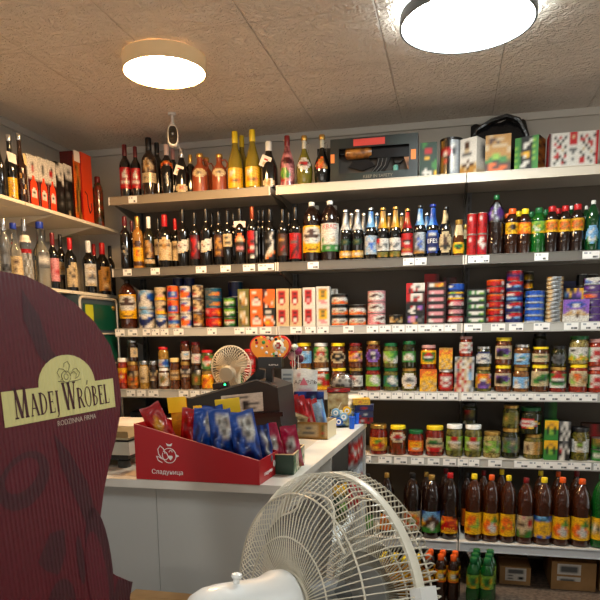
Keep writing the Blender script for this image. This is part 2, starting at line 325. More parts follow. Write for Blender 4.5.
# ---- three shelving units along the back wall
X0 = -1.957; steel = M('shelf_enamel', (196, 188, 176), .4); railm = M('rail_grey', (168, 166, 160), .35); back = M('shelf_back', (80, 71, 60), .5)
RAILS = {'A': M('rail_cream', (196,186,170), .4), 'B': M('rail_beige', (98,94,88), .25), 'F': M('rail_pale', (170,174,178), .3)}; RAILS.update({k: M('rail_grey', (90,88,85), .25) for k in 'CDE'})
uprm = M('upright', (120, 114, 104), .5); slotm = M('slot_dark', (16, 14, 13), .7); endm = M('rail_end', (205, 198, 188), .5)
ULAB = ['beige metal shelving unit in corner behind the cash register', 'metal shelving unit between the other two, gun-shaped bottle on top', 'metal shelving unit with fizzy drinks, tea boxes and pickles']
for i in range(3):
    xa, xb = X0+i+.004, X0+i+.996
    t = thing('shelving_unit', ULAB[i], 'shelving', (0,0,0), 0, 'shelving units along the back wall')
    t.location = ((xa+xb)/2, 3.65, 0); cx = (xa+xb)/2
    L = lambda mb: MB().add([(x-cx, y-3.65, z) for x, y, z in mb.v], mb.f)
    ob('back_panel', L(MB().box(xa, xb, 3.832, 3.848, .04, 2.16)), back, t)
    for x in (xa, xb-.03) if i == 2 else (xa,):
        mb = L(MB().box(x, x+.03, 3.802, 3.832, 0, 2.2)); mb.c = [LP['a']]*6
        mb.art('|'.join('aakaa' if k % 3 else 'aaaaa' for k in range(114)), lambda u, v: (x-cx+.03*u, 3.8016-3.65, .15+2.0*v)); ob('upright', mb.mesh('upright'), PRINT, t)
    for s, (Y0, zt, nm) in SHELF.items():
        x1 = xb-.028 if (i == 0 and s == 'A') else xb; th = .046; railm = RAILS[s] if (i, s) != (0, 'A') else M('rail_tan', (128,117,100), .35)
        sh = ob('shelf', L(MB().box(xa, x1, Y0+.012, 3.80, zt-.03, zt)), steel, t)
        rl = ob('price_rail', L(MB().box(xa, x1, Y0, Y0+.011, zt-th, zt+.001).box(xa, x1, Y0-.003, Y0, zt-th, zt-th+.004).box(xa, x1, Y0-.003, Y0, zt-.003, zt+.001)), railm, t)
        [ob('end_cap', L(MB().box(q, q+.0075, Y0-.004, Y0+.0115, zt-th, zt+.001)), endm, rl) for q in (xa-.0015, x1-.006)]
        if s != 'F':
            for x in (xa+.001, x1-.004): ob('bracket', L(MB().add([(x,Y0+.03,zt-.031),(x,3.80,zt-.031),(x,3.80,zt-.10),(x+.003,Y0+.03,zt-.031),(x+.003,3.80,zt-.031),(x+.003,3.80,zt-.10)], [(0,1,2),(5,4,3),(0,3,4,1),(1,4,5,2),(2,5,3,0)])), uprm, t)
# ---- shelves on the side wall
LX = -2.05; LZU = .668+H; LZL = .268+H
wsm = M('wall_shelf_board', (206, 196, 176), .45)
for y0, y1, z, lab in ((1.2, 2.84, LZU, 'pale upper wall shelf under the first two dark bottles'), (2.846, 3.74, LZU, 'pale upper wall shelf carrying boxed bottles and violin cartons'),
                       (1.2, 3.2, LZL, 'pale lower wall shelf under the clear bottles'), (3.205, 3.83, LZL, 'pale lower wall shelf under the wines, above the green cabinet')):
    t = thing('wall_shelf', lab, 'shelf', (LX, y0, z), 0, 'shelves on the side wall')
    ob('board', MB().box(-.345, 0, 0, y1-y0, -.016, 0), wsm, t)
    for y in (.25, y1-y0-.25):
        ob('bracket', MB().add([(-.345,y,-.0165),(-.02,y,-.0165),(-.345,y,-.085),(-.345,y+.012,-.0165),(-.02,y+.012,-.0165),(-.345,y+.012,-.085)], [(0,1,2),(5,4,3),(0,3,4,1),(1,4,5,2),(2,5,3,0)]), wsm, t)
# ---- ceiling lamps
def lamp(x, y, r, h, rimm, lab, emit, gap=None):
    t = thing('ceiling_lamp', lab, 'lamp', (x, y, CZ-h), 0, 'round ceiling lamps')
    ob('rim', MB().lathe([(r*.965,.0),(r,.0),(r,h-.001),(r*.965,h-.001),(r*.965,0)], 48, close=False), rimm, t)
    m = bpy.data.materials.new('lamp_diffuser'); m.use_nodes = True; n = m.node_tree; n.nodes.clear()
    o = n.nodes.new('ShaderNodeOutputMaterial'); e = n.nodes.new('ShaderNodeEmission'); e.inputs[0].default_value = emit[:3]+(1,); e.inputs[1].default_value = emit[3]; n.links.new(e.outputs[0], o.inputs[0])
    ob('diffuser', MB().lathe([(r*.962,.004),(r*.9,.0015),(r*.5,-.001),(.001,-.002)], 48), m, t)
    if gap:
        m2 = m.copy(); m2.node_tree.nodes['Emission'].inputs[1].default_value = gap
        ob('light_gap', MB().lathe([(r*1.003,h*.62),(r*1.003,h*.9)], 48, close=False), m2, t)
    return t
lamp(-1.232, 2.715, .177, .062, M('lamp_rim_beige', (206, 176, 132), .5, emit=.10), 'small round ceiling lamp glowing warm with a beige rim', (1, .60, .26, 84))  # faint rim emission added so the rim looks lit
lamp(.02, 2.60, .245, .062, M('lamp_rim_grey', (92, 96, 100), .4, .3), 'larger round ceiling lamp glowing cool white with a grey rim', (.92, 1, .98, 38), 16)
# ---- camera under the ceiling
p = at_z(172, 113, CZ); t = thing('security_camera', 'small white security camera with black face hanging from ceiling', 'camera', (p.x, p.y, CZ), toward(p, 1))
w_ = M('white_plastic', (214, 210, 204), .35)
ob('mount', MB().lathe([(.022,-.0005),(.022,-.012),(.008,-.014),(.008,-.05),(.014,-.055),(.014,-.07)][::-1], 16), w_, t)
b = MB()
cap_ = lambda rx, rz, y, n=24: [(rx*(abs(math.cos(a))**.6)*(1 if math.cos(a) >= 0 else -1), y, -.118+rz*(abs(math.sin(a))**.8)*(1 if math.sin(a) >= 0 else -1)) for a in [2*PI*k/n for k in range(n)]]
rings = [cap_(.02,.045,.028), cap_(.028,.054,.018), cap_(.03,.056,0), cap_(.028,.054,-.022), cap_(.026,.05,-.026)]
v = [q for rg in rings for q in rg]; n = 24
b.add(v, [(i*n+k, i*n+(k+1) % n, (i+1)*n+(k+1) % n, (i+1)*n+k) for i in range(4) for k in range(n)]+[tuple(range(n))[::-1], tuple(range(4*n, 5*n))])
ob('housing', b, w_, t)
v = cap_(.0235,.046,-.0266)+cap_(.0225,.045,-.029); 
ob('face', MB().add(v, [(k, (k+1) % n, n+(k+1) % n, n+k) for k in range(n)]+[tuple(range(n, 2*n))]), M('lens_black', (10,10,12), .08, coat=1), t)
ob('lens', MB().lathe([(.008,0),(.008,.004),(.004,.005)], 14, mat=Matrix.Translation((0,-.029,-.112)) @ Matrix.Rotation(PI/2, 4, 'X')), M('lens_glass', (60,64,70), .05, coat=1), t)
ob('cable', MB().tube([(.02,.02,-.13),(.035,.05,-.165),(.05,.12,-.175),(.06,.28,-.178),(.062,.46,-.18)], .0028), w_, t)
# ------------------------------------------------------------------ top shelf
REDLAB = 'rrrrrrr|rrrwrrr|rrwwrrr|rrwwwrr|rrrrrrr|rwwwwwr|rrrrrrr|rrrrrrr'
W = [(.16,.56,1.15,REDLAB)]
B('A',124,11.7,144.7,'wine',DARK,CD,W,'dark wine bottle with red label, nearest the wall corner')
B('A',134.7,10,146.7,'wine',DARK,CD,W,'dark wine bottle with red label, beside the tall brown bottle')
B('A',148,15.5,138,'wine',GL('umber',(34,22,14)),CK,[(.40,.64,1.0,'..hn...|.hthn..|.htnhn.|nhtthhn|nthnthn|nnhnnnn'),(.22,.39,1.1,'cccccc|hnhnhh|cccccc')],'tall brown bottle with figure and cream strip label')
B('A',156.5,12.5,143,'wine',DARK,CK,[],'plain dark bottle half hidden by the tall brown one',dy=.09)
B('A',166,12.5,144.5,'wine',DARK,cap('white_pink',(214,186,176)),[(.52,.66,1.2,'..toot..|toroorot|ookkkkoo|o......o'),(.2,.42,.8,'.k.aa.k.|..aaaa..|.k.aa.k.|...aa...')],'black bottle with pink-white capsule and orange bird emblem')
B('A',172.5,10.5,149,'wine',DARK,CP,[],'black bottle with pink capsule behind the bird-emblem bottle',dy=.10)
HT = M('tag_card', (226,214,200), .6)
def hang_tag(root, r, h, z, w=.045, hh=.055, tilt=.35):
    o = ob('hang_tag', MB().box(-w/2, w/2, -.0012, 0, -hh, 0).mesh('hang_tag'), HT, root, (-.004, -r-.004, z), (0, tilt, 0)); 
    ob('print', MB().art('.rrr.|.....|.hhh.|.hhh.', lambda u, v: (-w*.35+w*.7*u, -.0016, -hh*.85+hh*.6*v)).mesh('print'), PRINT, o)
r_, z_ = B('A',181,15,149,'burg',DARK,CS,[(.03,.20,.85,'.cccc.|cctrcc|chrrhc|ccctcc|.cccc.')],'round black bottle with white capsule, hanging tag and round label', text_=None); hang_tag(r_, .030, .27, .150)
B('A',190,9,155,'slim',DARK,CT,[(.78,.95,2.5,'cccc|hthh|cccc')],'small dark bottle with gold cap beside the clay jug',dy=.05)
def jug(px, w, yt, d, dy=0):
    p, r, h = spot('A', px, w, yt, dy); root = thing('clay_jug', d+' on the top shelf', 'jug', p, toward(p), 'clay jugs on the top shelf')
    build_bottle(root, 'jug', r, h, CLAY, CT, [] if dy else [(.38,.60,1.05,'..cccc..|.cccccc.|cccnnccc|cccnnccc|.cccccc.|..cccc..')])
    ob('handle', MB().tube([(r*.34,0,h*.84),(r*.75,0,h*.86),(r*1.0,0,h*.78),(r*.98,0,h*.68),(r*.74,0,h*.62)], r*.11, 8), CLAY, root)
    if not dy: FRONT['A'].append((px, d))
jug(199.5,16.5,154,'brown clay jug with oval label beside small dark bottle'); jug(206,14,158,'brown clay jug standing behind the other two',.09); jug(219,16,154.5,'brown clay jug with oval label beside the yellow wine')
YL = 'yyyyyy|ywwyyy|ywyyyy|yyyyyy|yonnoy|yyyyyy|yyyyyy'; YW = M('glass_yellow_wine', (136,118,34), .07, trans=.25, coat=.6)
B('A',234.6,16,131.7,'burg',YW,CY,[(.04,.37,1.15,YL)],'tall yellow wine bottle beside the clay jug')
B('A',241.5,13.5,136,'burg',YW,CY,[],'yellow wine bottle standing behind two others',dy=.09)
B('A',252,16,130,'burg',YW,CY,[(.04,.37,1.15,YL)],'tall yellow wine bottle beside the tagged black bottle')
r_, z_ = B('A',268.5,18,142,'burg',DARK,CW,[(.02,.19,.7,'.cccc.|cchtcc|chtthc|cctthc|.cccc.')],'round black bottle with white capsule and tilted tag, beside yellow wine'); hang_tag(r_, .034, .28, .165, .055, .06, .4)
PAINT = mottled('painted_glass', (196,128,132), (84,34,36), 26, .25, .4)
B('A',287,15,136,'burg',PAINT,CDR,[(.10,.36,1.1,'.gjg.ppp|gjgjgppp|jgjgggpp|.gjgg.pp|drrppppd'),(.44,.56,.8,'.ddd.|ddddd|.ddd.')],'painted pink bottle with green leaf and dark red cap')
for px, yt, gm, art, d in ((304,136,OLIVE,'..wwww..|.wwwwww.|wrrrrrkw|wwkkrrww|.wwwwww.|..wwww..','olive-green teardrop bottle with oval white label and clip stopper'),(322,135,DARK,'...oo...|..ottk..|.rttok..|tkoootk.|.rrrttt.','black teardrop bottle with gold crest and clip stopper')):
    root, zt = B('A',px,17,yt,'pear',gm,CT,[(.30,.55,1.0,art)],d); p, r, h = spot('A',px,17,yt)
    ob('neck', MB().lathe([(r*.285,h*.70),(r*.27,h*.9)], 14), M('neck_glass', (190,186,170), .08, coat=.6), root)
    ob('clip', MB().tube([(r*.26,0,h*.82),(r*.55,0,h*.86),(r*.62,0,h*.78),(r*.5,0,h*.66)], .0018), CS, root)
carton('A',325,16,148.5,.06,'k|k','k','plain black carton behind the teardrop bottles',dy=.13)
# boxed souvenir bottle shaped like a rifle
p0 = at_y(330.5, 185.5, 3.50); p1 = at_y(417.5, 179, 3.50); pt = at_y(417, 132.5, 3.50); gw = p1.x-p0.x; gh = pt.z-SHELF['A'][1]-.0004
t = thing('gift_box', 'long dark green window box with rifle-shaped bottle on the top shelf', 'box', (p0.x, 3.50, SHELF['A'][1]+.0004)); FRONT['A'].append((374, 'long dark window box'))
gb = M('gift_card_green', (12,17,16), .4); fx = .045; zb, zt_ = .045, gh-.05
mb = MB().box(0, gw, .004, .085, 0, .004).box(0, gw, .004, .085, gh-.004, gh).box(0, .004, .004, .085, 0, gh).box(gw-.004, gw, .004, .085, 0, gh).box(0, gw, .08, .085, 0, gh)
ob('body', mb, gb, t)
ob('front_frame', MB().box(0, gw, 0, .004, 0, zb).box(0, gw, 0, .004, zt_, gh).box(0, fx, 0, .004, zb, zt_).box(gw-fx, gw, 0, .004, zb, zt_), mottled('gift_card_marbled', (8,12,11), (26,38,35), 9, .4), t)
ob('lining', MB().box(.006, gw-.006, .07, .079, .006, gh-.006), M('lining_dark', (62,55,48), .7), t)
rb = thing_part = bpy.data.objects.new('rifle_bottle', None); COL.objects.link(rb); rb.parent = t
gm_ = M('gun_black', (26,26,28), .25, .4); gwood = mottled('gun_wood', (92,52,20), (170,112,48), 30, .3, .5)
s_ = gw
ob('receiver', MB().prism([(.44*s_,.56*gh),(.44*s_,.80*gh),(.93*s_,.77*gh),(.93*s_,.53*gh)], .03, .06), gm_, rb)
ob('top_cover', MB().prism([(.46*s_,.805*gh),(.46*s_,.845*gh),(.92*s_,.815*gh),(.92*s_,.775*gh)], .034, .056), gm_, rb)
ob('barrel', MB().tube([(.09*s_,.045,.70*gh),(.46*s_,.045,.70*gh)], .008, 10).tube([(.10*s_,.045,.82*gh),(.46*s_,.045,.80*gh)], .006, 10), gm_, rb)
ob('handguard', MB().lathe([(.022,0),(.029,.01),(.030,.12),(.024,.14)], 16, mat=Matrix.Translation((.165*s_,.045,.70*gh)) @ Matrix.Rotation(PI/2, 4, 'Y')), gwood, rb)
ob('magazine', MB().prism([(.54*s_,.555*gh),(.69*s_,.555*gh),(.655*s_,.36*gh),(.58*s_,.17*gh),(.45*s_,.20*gh),(.52*s_,.38*gh)], .033, .060), gm_, rb)
for q in (.555, .60, .645): ob('rib', MB().tube([(q*s_,.032,.53*gh),((q-.02)*s_,.032,.37*gh),((q-.085)*s_,.032,.22*gh)], .0016), M('gun_rib', (120,120,118), .3, .6), rb)
ob('grip', MB().prism([(.84*s_,.525*gh),(.92*s_,.525*gh),(.955*s_,.25*gh),(.89*s_,.22*gh)], .033, .060), gwood, rb)
ob('trigger_guard', MB().tube([(.71*s_,.045,.54*gh),(.73*s_,.045,.40*gh),(.80*s_,.045,.40*gh),(.84*s_,.045,.50*gh)], .005), gm_, rb)
ob('stock', MB().prism([(.20*s_,.40*gh),(.24*s_,.54*gh),(.44*s_,.545*gh),(.50*s_,.40*gh),(.36*s_,.30*gh)], .05, .066), gm_, rb)
ob('stopper', MB().lathe([(.012,0),(.014,.01),(.014,.03),(.01,.036)], 12, mat=Matrix.Translation((.745*s_,.045,.20*gh))), M('stopper_teal', (90,150,140), .3), rb)
ob('sticker', MB().box(.27*gw, .63*gw, -.0008, 0, gh-.042, gh-.008).mesh('sticker'), M('sticker_red', (196,62,54), .6), t)
for a, b_, z0, z1 in ((-.0005,.022,.46*gh,.66*gh),(gw-.035,gw-.010,.42*gh,.64*gh)): ob('sticker', MB().box(max(a,.002), b_, -.0008, 0, z0, z1).mesh('sticker'), M('sticker_orange', (236,130,60), .6), t)
o = ob('lettering', text('KEEP IN SAFETY', .022, 0, .0003), M('ink_grey', (120,112,96), .5), t, (gw*.55, -.0012, .016))
TEABOX = 'GggGGGG|GgGGGGG|GGrrrGG|GGrrrGG|GGGGGGG|GGyyGGG|GGGGGGg|GGGGGgg|GGGGGgg|GGwGGGg|GwwwwGy|GGwGwGy'
carton('A',428.5,17,142.5,.06,TEABOX,'G','green tea carton with red badge and white flowers',name='tea_box')
p, r, h = spot('A',451.5,22.5,140); t = thing('tea_caddy', 'round shiny silver tin with gold stripe and black rim on the top shelf', 'tin', p, toward(p)); FRONT['A'].append((451,'round shiny silver tin'))
o = ob('body', can_mesh(r, h*.96, 'ktkksska|ktkkwska|krrrkska|krwrkska|ktkkwska|ktrkwska|ktkkwska|ktkkwska|ktkksska', 32), FOIL, t)
ob('lid', MB().lathe([(r*1.02,h*.93),(r*1.03,h*.94),(r*1.03,h*.99),(r,h)], 28), M('lid_black', (30,28,28), .3, .5), t)
carton('A',468.5,19,138,.10,'wwwwwww|wwnnwww|wwnnwww|wwhhwww|waaaaww|wwwwwww|wwwnwww|hnnwnnh|tthnttt|tttttth','w','white carton of sweets turned to show a plain side',rot=-.52,side_art='ww|wa|wa|wa|ww|ww|hh',name='sweets_box')
carton('A',498.5,25,134.5,.09,'thttttt|tnnhhtt|tntnttt|hthhhht|cttttth|tttttth|ttjjttt|tgjjggt|ggGGgge|noonnnn|nonnoon|noooonn','t','gold tea box with green hills and a brown foot',rot=-.10,side_art='tt|tt|tt|tt|ge|nn',name='tea_box')
carton('A',527,24,136.5,.11,'ggkkkkgg|ggkkkwjg|ggkwwkgg|jgkwkkjg|ggkkkkgg|jgtyykjg|ggkwykgg|jgkkkkjg|ggkwwkgg|jgwwkkgg|ggkkkkgg','g','dark green tea box with bright green edges and gold leaves',rot=-.42,side_art='kt|tk|kt|tt|kt|tk|kt|tt',name='tea_box')
WB = 'dwwwwwwwrrrwwwwwwwr|dwkwrwkwrcrwkwrwwkr|dwwkwkwwrrrwrrwkwwr|dwrwkwwwrrrwwkwrrwr|dwwrrwkwwwwwwwkwrwr|dwkwwhwwaaawwhwkwwr|dwwrwwkwwawwkwwwhwr|dwrrkwrwwwwwwkwwwkr|dwwkwkwwwawwrrwkwwr|dwkwwrkwwwwwrrwwkwr|dwwwwwwwwwwwwwwwwwr'
carton('A',574,47,132,.10,WB,'r','large white gift box with red flowers and red edges',rot=-.02,name='sweets_box')
FRONT['A'].append((598, 'large white gift box'))
# black bag lying over the boxes
a = at_y(470, 168, 3.64); b_ = at_y(531, 160, 3.64); tp = at_y(508, 113.5, 3.64).z-a.z*0
bagm = bumpy(M('black_plastic', (16,16,18), .22, coat=.3), 24, .9, dist=.01)
zt0 = SHELF['A'][1]+.0005; bw = b_.x-a.x
t = thing('carrier_bag', 'crumpled black plastic bag behind the tea boxes on the top shelf', 'bag', (a.x, 3.64, zt0))
mb = MB(); N = 22
top_ = lambda u: (tp-zt0)*(.72+.26*math.sin(PI*min(1,u*1.15))**.8-.05*math.sin(u*17)) if u > .0 else 0
vs = []
for i in range(N+1):
    u = i/N; hh = (tp-zt0)*min(1.05, .97+.06*math.sin(PI*(u*.82+.05))+.03*math.sin(u*23)) * (1 if u < .9 else 1-(u-.9)*3)
    for k in range(10):
        a2 = 2*PI*k/10; vs.append((bw*u, .07+.065*math.cos(a2)*(.6+.4*math.sin(PI*u)), hh*(.5+.5*math.sin(a2))*.94))
fs = [(i*10+k, i*10+(k+1) % 10, (i+1)*10+(k+1) % 10, (i+1)*10+k) for i in range(N) for k in range(10)]+[tuple(range(10))[::-1], tuple(N*10+k for k in range(10))]
ob('body', MB().add(vs, fs), bagm, t)
Z = tp-zt0
ob('handle', MB().tube([(bw*.02,.05,Z*.60),(bw*.10,.03,Z*.80),(bw*.34,.03,Z*.93),(bw*.58,.03,Z*.985),(bw*.78,.03,Z*.92),(bw*.9,.03,Z*.72),(bw*.99,.04,Z*.5)], .014, 8), bagm, t)
# ------------------------------------------------------------------ second shelf
DIAG = '......w|...wwww|.wwwwww|wwwwwww|wrwwkww|wwnwwww|wwwwwww|wwwwwc.|wwcc...'
B('B',124,10.2,216.7,'slim',DARK,CD,[(.22,.50,.9,'..a...|.aaa..|...aa.|aaca..|..aaa.|...a..')],'slim black wine bottle with pale floral print near the wall')
B('B',131.2,8,221,'wine',DARK,CD,[],'plain dark bottle between floral and golden bottles, behind',dy=.09)
B('B',136.8,11,216.7,'slim',GOLDL,CT,[(.06,.13,1.2,'nnnnnn'),(.15,.40,1.1,'yyyyyy|yyonyy|yyoyyy|yyooyy|yyyyyy|yyyyyy'),(.42,.53,.8,'.nnn.|nnnnn|.nnn.')],'golden slim bottle with yellow label')
B('B',148,10.8,217,'wine',GL('forest',(30,30,16)),CW,[(.09,.17,1.2,'hhhhhh|hththh'),(.2,.54,1.1,'.tta..|nthtn.|nnttnn|ntthnn|nnnttn|nnhtnn')],'dark green bottle with white top and cream foot band')
B('B',157.5,10,218.5,'wine',DARK,CK,[(.28,.58,1.2,'ccccc|cnncc|ccccc|chhcc')],'dark bottle showing half its cream label behind red capsule bottle',dy=.08)
B('B',164,14.6,215,'wine',DARK,CR,[(.14,.57,1.15,'...cc...|.cctccc.|cccccccc|cnnttnnc|cccttccc|cccccccc|cchhhhcc|ctchhctc|cccccccc|cccccccc')],'black wine bottle with red capsule and big cream label')
B('B',174.7,9,219,'wine',DARK,CR,[(.16,.55,1.1,'cccc|cnnc|cccc|chhc|cccc')],'dark bottle with red capsule and narrow cream label, behind',dy=.07)
B('B',182,12.2,209.6,'wine',DARK,CK,[(.24,.50,1.2,DIAG)],'black wine bottle with slanted white label, next to red capsule')
B('B',194,11,213,'wine',DARK,CK,[(.14,.58,1.0,'dddddd|drrrdd|ddrrdw|ddrddw|dddrdd|drrddd|dddddd')],'black wine bottle with tall dark red label')
B('B',205.5,12.2,209,'wine',DARK,CK,[(.24,.50,1.2,DIAG)],'black wine bottle with slanted white label, between two red-brown labels')
B('B',211.5,8,213,'wine',DARK,CK,[],'plain dark bottle behind the second slanted label',dy=.09)
B('B',218.2,10.6,212,'wine',DARK,CK,[(.16,.56,1.1,'nnnnnn|nnttnn|nttnnn|nntttn|ntnttn|nnnnnn|ntttnn|nnnnnn')],'black wine bottle with gold-brown label')
B('B',227,10.4,211,'wine',DARK,CK,[(.34,.57,1.0,'ccccc|ckkcc|ccccc|ckkkc|ccccc')],'black wine bottle with small cream label')
B('B',233,8,214,'wine',DARK,CK,[],'plain dark bottle behind, beside the neck-tagged one',dy=.09)
r_, z_ = B('B',239.5,11.8,209,'wine',DARK,CK,[(.22,.56,1.05,'..oo..|.occo.|occcco|kkkkkk|knnnnk|kppppk|knnnnk')],'black wine bottle with arched orange label and price card on neck')
ob('neck_tag', MB().box(-.032, .032, -.016, -.0145, .205, .238).mesh('neck_tag'), M('tag_pink', (226,200,188), .6), r_)
B('B',251.8,11.2,207,'wine',DARK,cap('copper',(150,66,34),.3,.5),[(.10,.58,1.1,'rrrrkw|rrrrkw|drrrdw|rrkkkw|krrrkk|kkwwkw|rrrrkw|kkkkkw|kkwwkk')],'black wine bottle with red and white label and copper capsule')
B('B',258.5,7.5,210,'slim',DARK,CK,[],'slim dark bottle behind the red and white label',dy=.08)
B('B',262.8,7.5,210,'slim',DARK,CK,[],'slim dark bottle behind, beside the white swirl bottle',dy=.08)
B('B',269.8,13,209.5,'wine',DARK,CK,[(.08,.58,1.15,'kkkkkwkk|kkkkwkkk|kkkkwkkk|kaaaawak|kkkkkwkk|kkkkwwkk|kkkwwwkk|kkwwchok|kwchokkk|kcokkkkk')],'black wine bottle with white swirl on its label')
B('B',282.5,11.4,209.5,'wine',DARK,CK,[(.14,.54,1.1,'nnnnnn|nnnnnn|ntttnn|nnnnnn|nnnnnn|nnnrnn|nnrnnn|nnnnnn|nnnaan')],'black wine bottle with dark brown label and red dot')
B('B',288.8,8,213,'wine',DARK,CK,[],'plain dark bottle behind, beside the red label wine',dy=.09)
B('B',295.2,13,207.5,'wine',DARK,CK,[(.07,.53,1.15,'rrrrrrrr|rrrrrdrr|rrrrrdrr|raaaadrr|rrrrrdrr|rrrrddrr|rrrdddrr|rrddrdrr|rddrdrrr|rdrrrrrr')],'black wine bottle with bright red label')
KV1 = 'yyyyyyyyyy|yywwwwwwyy|ywwwnnwwwy|ywwnnnnwwy|wwwwnnwwww|wnnannnnaw|wwnnnnnnww|wwwwwwwwww|ywsswwsswy|yywwwwwwyy|yyyyyyyyyy|yyyyyyyyyy|yynyyyynyy|yyynnnnyyy|yyyyyyyyyy'
KV2 = 'wwwwwwww|rwrrwrwr|rrwrrwrr|rwrrwrwr|wwwwwwww|wwwwwwww|wgwwwhww|wgwwhhww|wwwwwwww|wggggggg|wggwggwg|gggggggg'
B('B',311.7,18.6,202.5,'petbig',COLA,CW,[(.16,.60,1.3,KV1)],'big brown plastic bottle with yellow round-badge label',name='plastic_bottle')
B('B',329.8,18.8,201,'petbig',COLA,CW,[(.16,.62,1.3,KV2.replace('r','w'))],'big brown plastic bottle with white and green label',name='plastic_bottle',text_=('КВАС',.095,.53,'r'))
for px, d in ((316.5,'brown plastic bottle behind the yellow round-badge one'),(334.5,'brown plastic bottle behind the white and green one')): B('B',px,15,206 if px < 338 else 209,'petbig',COLA,CW if px < 338 else CK,[],d,dy=.13,name='plastic_bottle')
SIL = (.60,.94,'ssaasass|sswssass|ssssassw|sasswsas'); GO = (.60,.93,'ttytthtt|tythtytt|ttttytht'); BL = (.62,.93,'llblblll|bllwlllb|llblllll'); RE = (.60,.93,'rrtrrdrr|rdrrtrrr|rrrdrrrr')
BE = dict(name='beer_bottle')
ST = (.055,.19,1.25,'tytytt|ccwwcc|tytytt')
for px, d in ((345.5,'silver-necked beer bottle with gold foot label, beside plastic bottles'),(357.5,'silver-necked beer bottle with gold foot label, beside the blue-silver beer')):
    B('B',px,12.6,210,'beer',DARK,CS,[ST,(.3,.42,.9,'.GGGG.|GGeeGG|.GGGG.')],d,foil=SIL,**BE)
for px, d, f in ((351.5,'silver-necked beer bottle behind the two front ones',SIL),(363.8,'silver-necked beer behind, beside the blue-silver beer',SIL),(377,'blue-necked beer bottle in the second row',BL),(389.5,'gold-necked beer bottle behind the red and white label',GO),(402,'gold-necked beer bottle in the second row beside red beer',GO),(427,'blue-necked beer bottle in the second row',BL)): B('B',px,10.5,213.5,'beer',DARK,CS,[],d+('' if px != 427 else ' before the oval badge'),dy=.08,foil=f,**BE)
B('B',370.8,12.4,208,'beer',DARK,CS,[(.10,.46,1.25,'sslsss|slwlss|ssswas|swbbls|sslbss|slsbss|ssssll|slsssw')],'beer bottle with blue-silver label, between gold foot and red-white labels',foil=BL,**BE)
B('B',383,12.8,208,'beer',DARK,CT,[(.16,.40,1.3,'rrwwww|rrwwww|wawaaw|waawaw|wwwwww'),(.04,.14,1.1,'eeeeee|eteete')],'beer bottle with white label and red corner',foil=GO,**BE)
B('B',395.5,11.8,207,'beer',DARK,CT,[(.16,.40,1.3,'wwwwwp|wwwwww|aawaaw|awaaww|wwwwww'),(.04,.14,1.1,'eeeeee|eteete')],'beer bottle with plain white label and gold neck',foil=GO,**BE)
B('B',407.5,12,209,'beer',DARK,CT,[(.06,.50,1.25,'rrrrrr|drrrrd|rrrrrr|rkkkkr|rrwwrr|rrrrrr|kkrrrr|rttttr|rrrrrr|wwwwww')],'beer bottle with red label and red neck',foil=RE,**BE)
B('B',420.3,12.4,205.5,'beer',DARK,CK,[(.08,.48,1.25,'aasssa|asassa|aabssa|aasbsa|asbasa|asabsa|aaassa|ttttta')],'beer bottle with grey-blue label, beside red beer',foil=BL,**BE)
B('B',433,13,204.5,'beer',DARK,CB,[(.08,.50,1.2,'.bbbbbb.|bBwwwwBb|bBBBBBBb|BBBBBBBB|BBBBBBBB|BBBBBBBB|bBBBBBBb|bBwwwwBb|.bBBBBb.')],'beer bottle with blue oval badge and white letters',foil=(.60,.93,'bbBbbbbb|bwbbBbbw|bbblbbbb'),text_=('EFES',.115,.265,'w'),**BE)
B('B',446,13,207,'beer',DARK,CK,[(.08,.50,1.15,'..cccc..|.ccncnc.|cchnnhcc|cchknhcc|cchnnncc|ckkkkkkc|.cckkcc.|..cccc..')],'beer bottle with round cream badge',foil=(.66,.93,'kkcckkkk|kchcckkk|kkcckkkk'),**BE)
B('B',459,13.8,220,'hip',GL('cognac',(70,34,12)),CT,[(.08,.38,1.2,'eyyyye|yggGgy|ygGggy|yyGGyy|yyyyyy|eyyyye')],'small amber bottle with meadow label and cream neck',foil=(.57,.86,'cccccccc|chcccchc|cccccccc'),name='spirit_bottle')
B('B',465.5,9,225,'hip',GREEN,CT,[],'small green bottle behind the amber one',dy=.08,foil=(.57,.86,'cccccccc|chcccchc'),name='spirit_bottle')
RC = 'rrrrrr|rrwrrr|rrrrrr|rdrrdr|rrrrrr|rrrrrr'; RC2 = 'rrrrrr|rrwwrr|rwwrrr|rrwwwr|rrrwrr|rmrrmr|rrrrrr'
z1 = stack('B',472.3,9.6,214,[RC,RC],'beside the amber bottle',cat='can',name='drink_can'); stack('B',482.6,9.8,213,[RC2,RC],'beside the large dark bottle',cat='can',name='drink_can')
B('B',496.8,16.6,195.5,'pet',COLA,CG,[(.54,.88,1.25,'..kaak..|.kksas..|kPPsaPk.|kPaaPPPk|PiaPPPPP|kPsaPPPk|kPPasPak|kkkaakkk')],'tall dark plastic bottle with purple-silver sleeve and green cap',name='plastic_bottle')
S2 = dict(name='plastic_bottle'); LY = 'yyyyyyy|yyykkyy|yynnkky|ynykkyy|yykyyky|oyyyyyo'; LO = 'ooooooo|oyyyyoo|yoyooyy|yyoyyyo|oooyoyo|ooooooo'; LG = 'jjjjjjj|yjggjjy|jwjyjgj|jgwjjgj|jjwwgjj|yyjjyyy'; LC = 'yyyyyyy|ynooony|yoottoy|yottooy|ynootny|yyyyyyy'
B('B',512.6,13.4,209,'petsm',TEA,CO,[(.44,.69,1.3,LY)],'small plastic tea bottle with orange cap and yellow label',**S2)
B('B',525.4,13,209,'petsm',TEA,CY,[(.44,.69,1.3,LO)],'small plastic tea bottle with yellow cap and orange label',**S2)
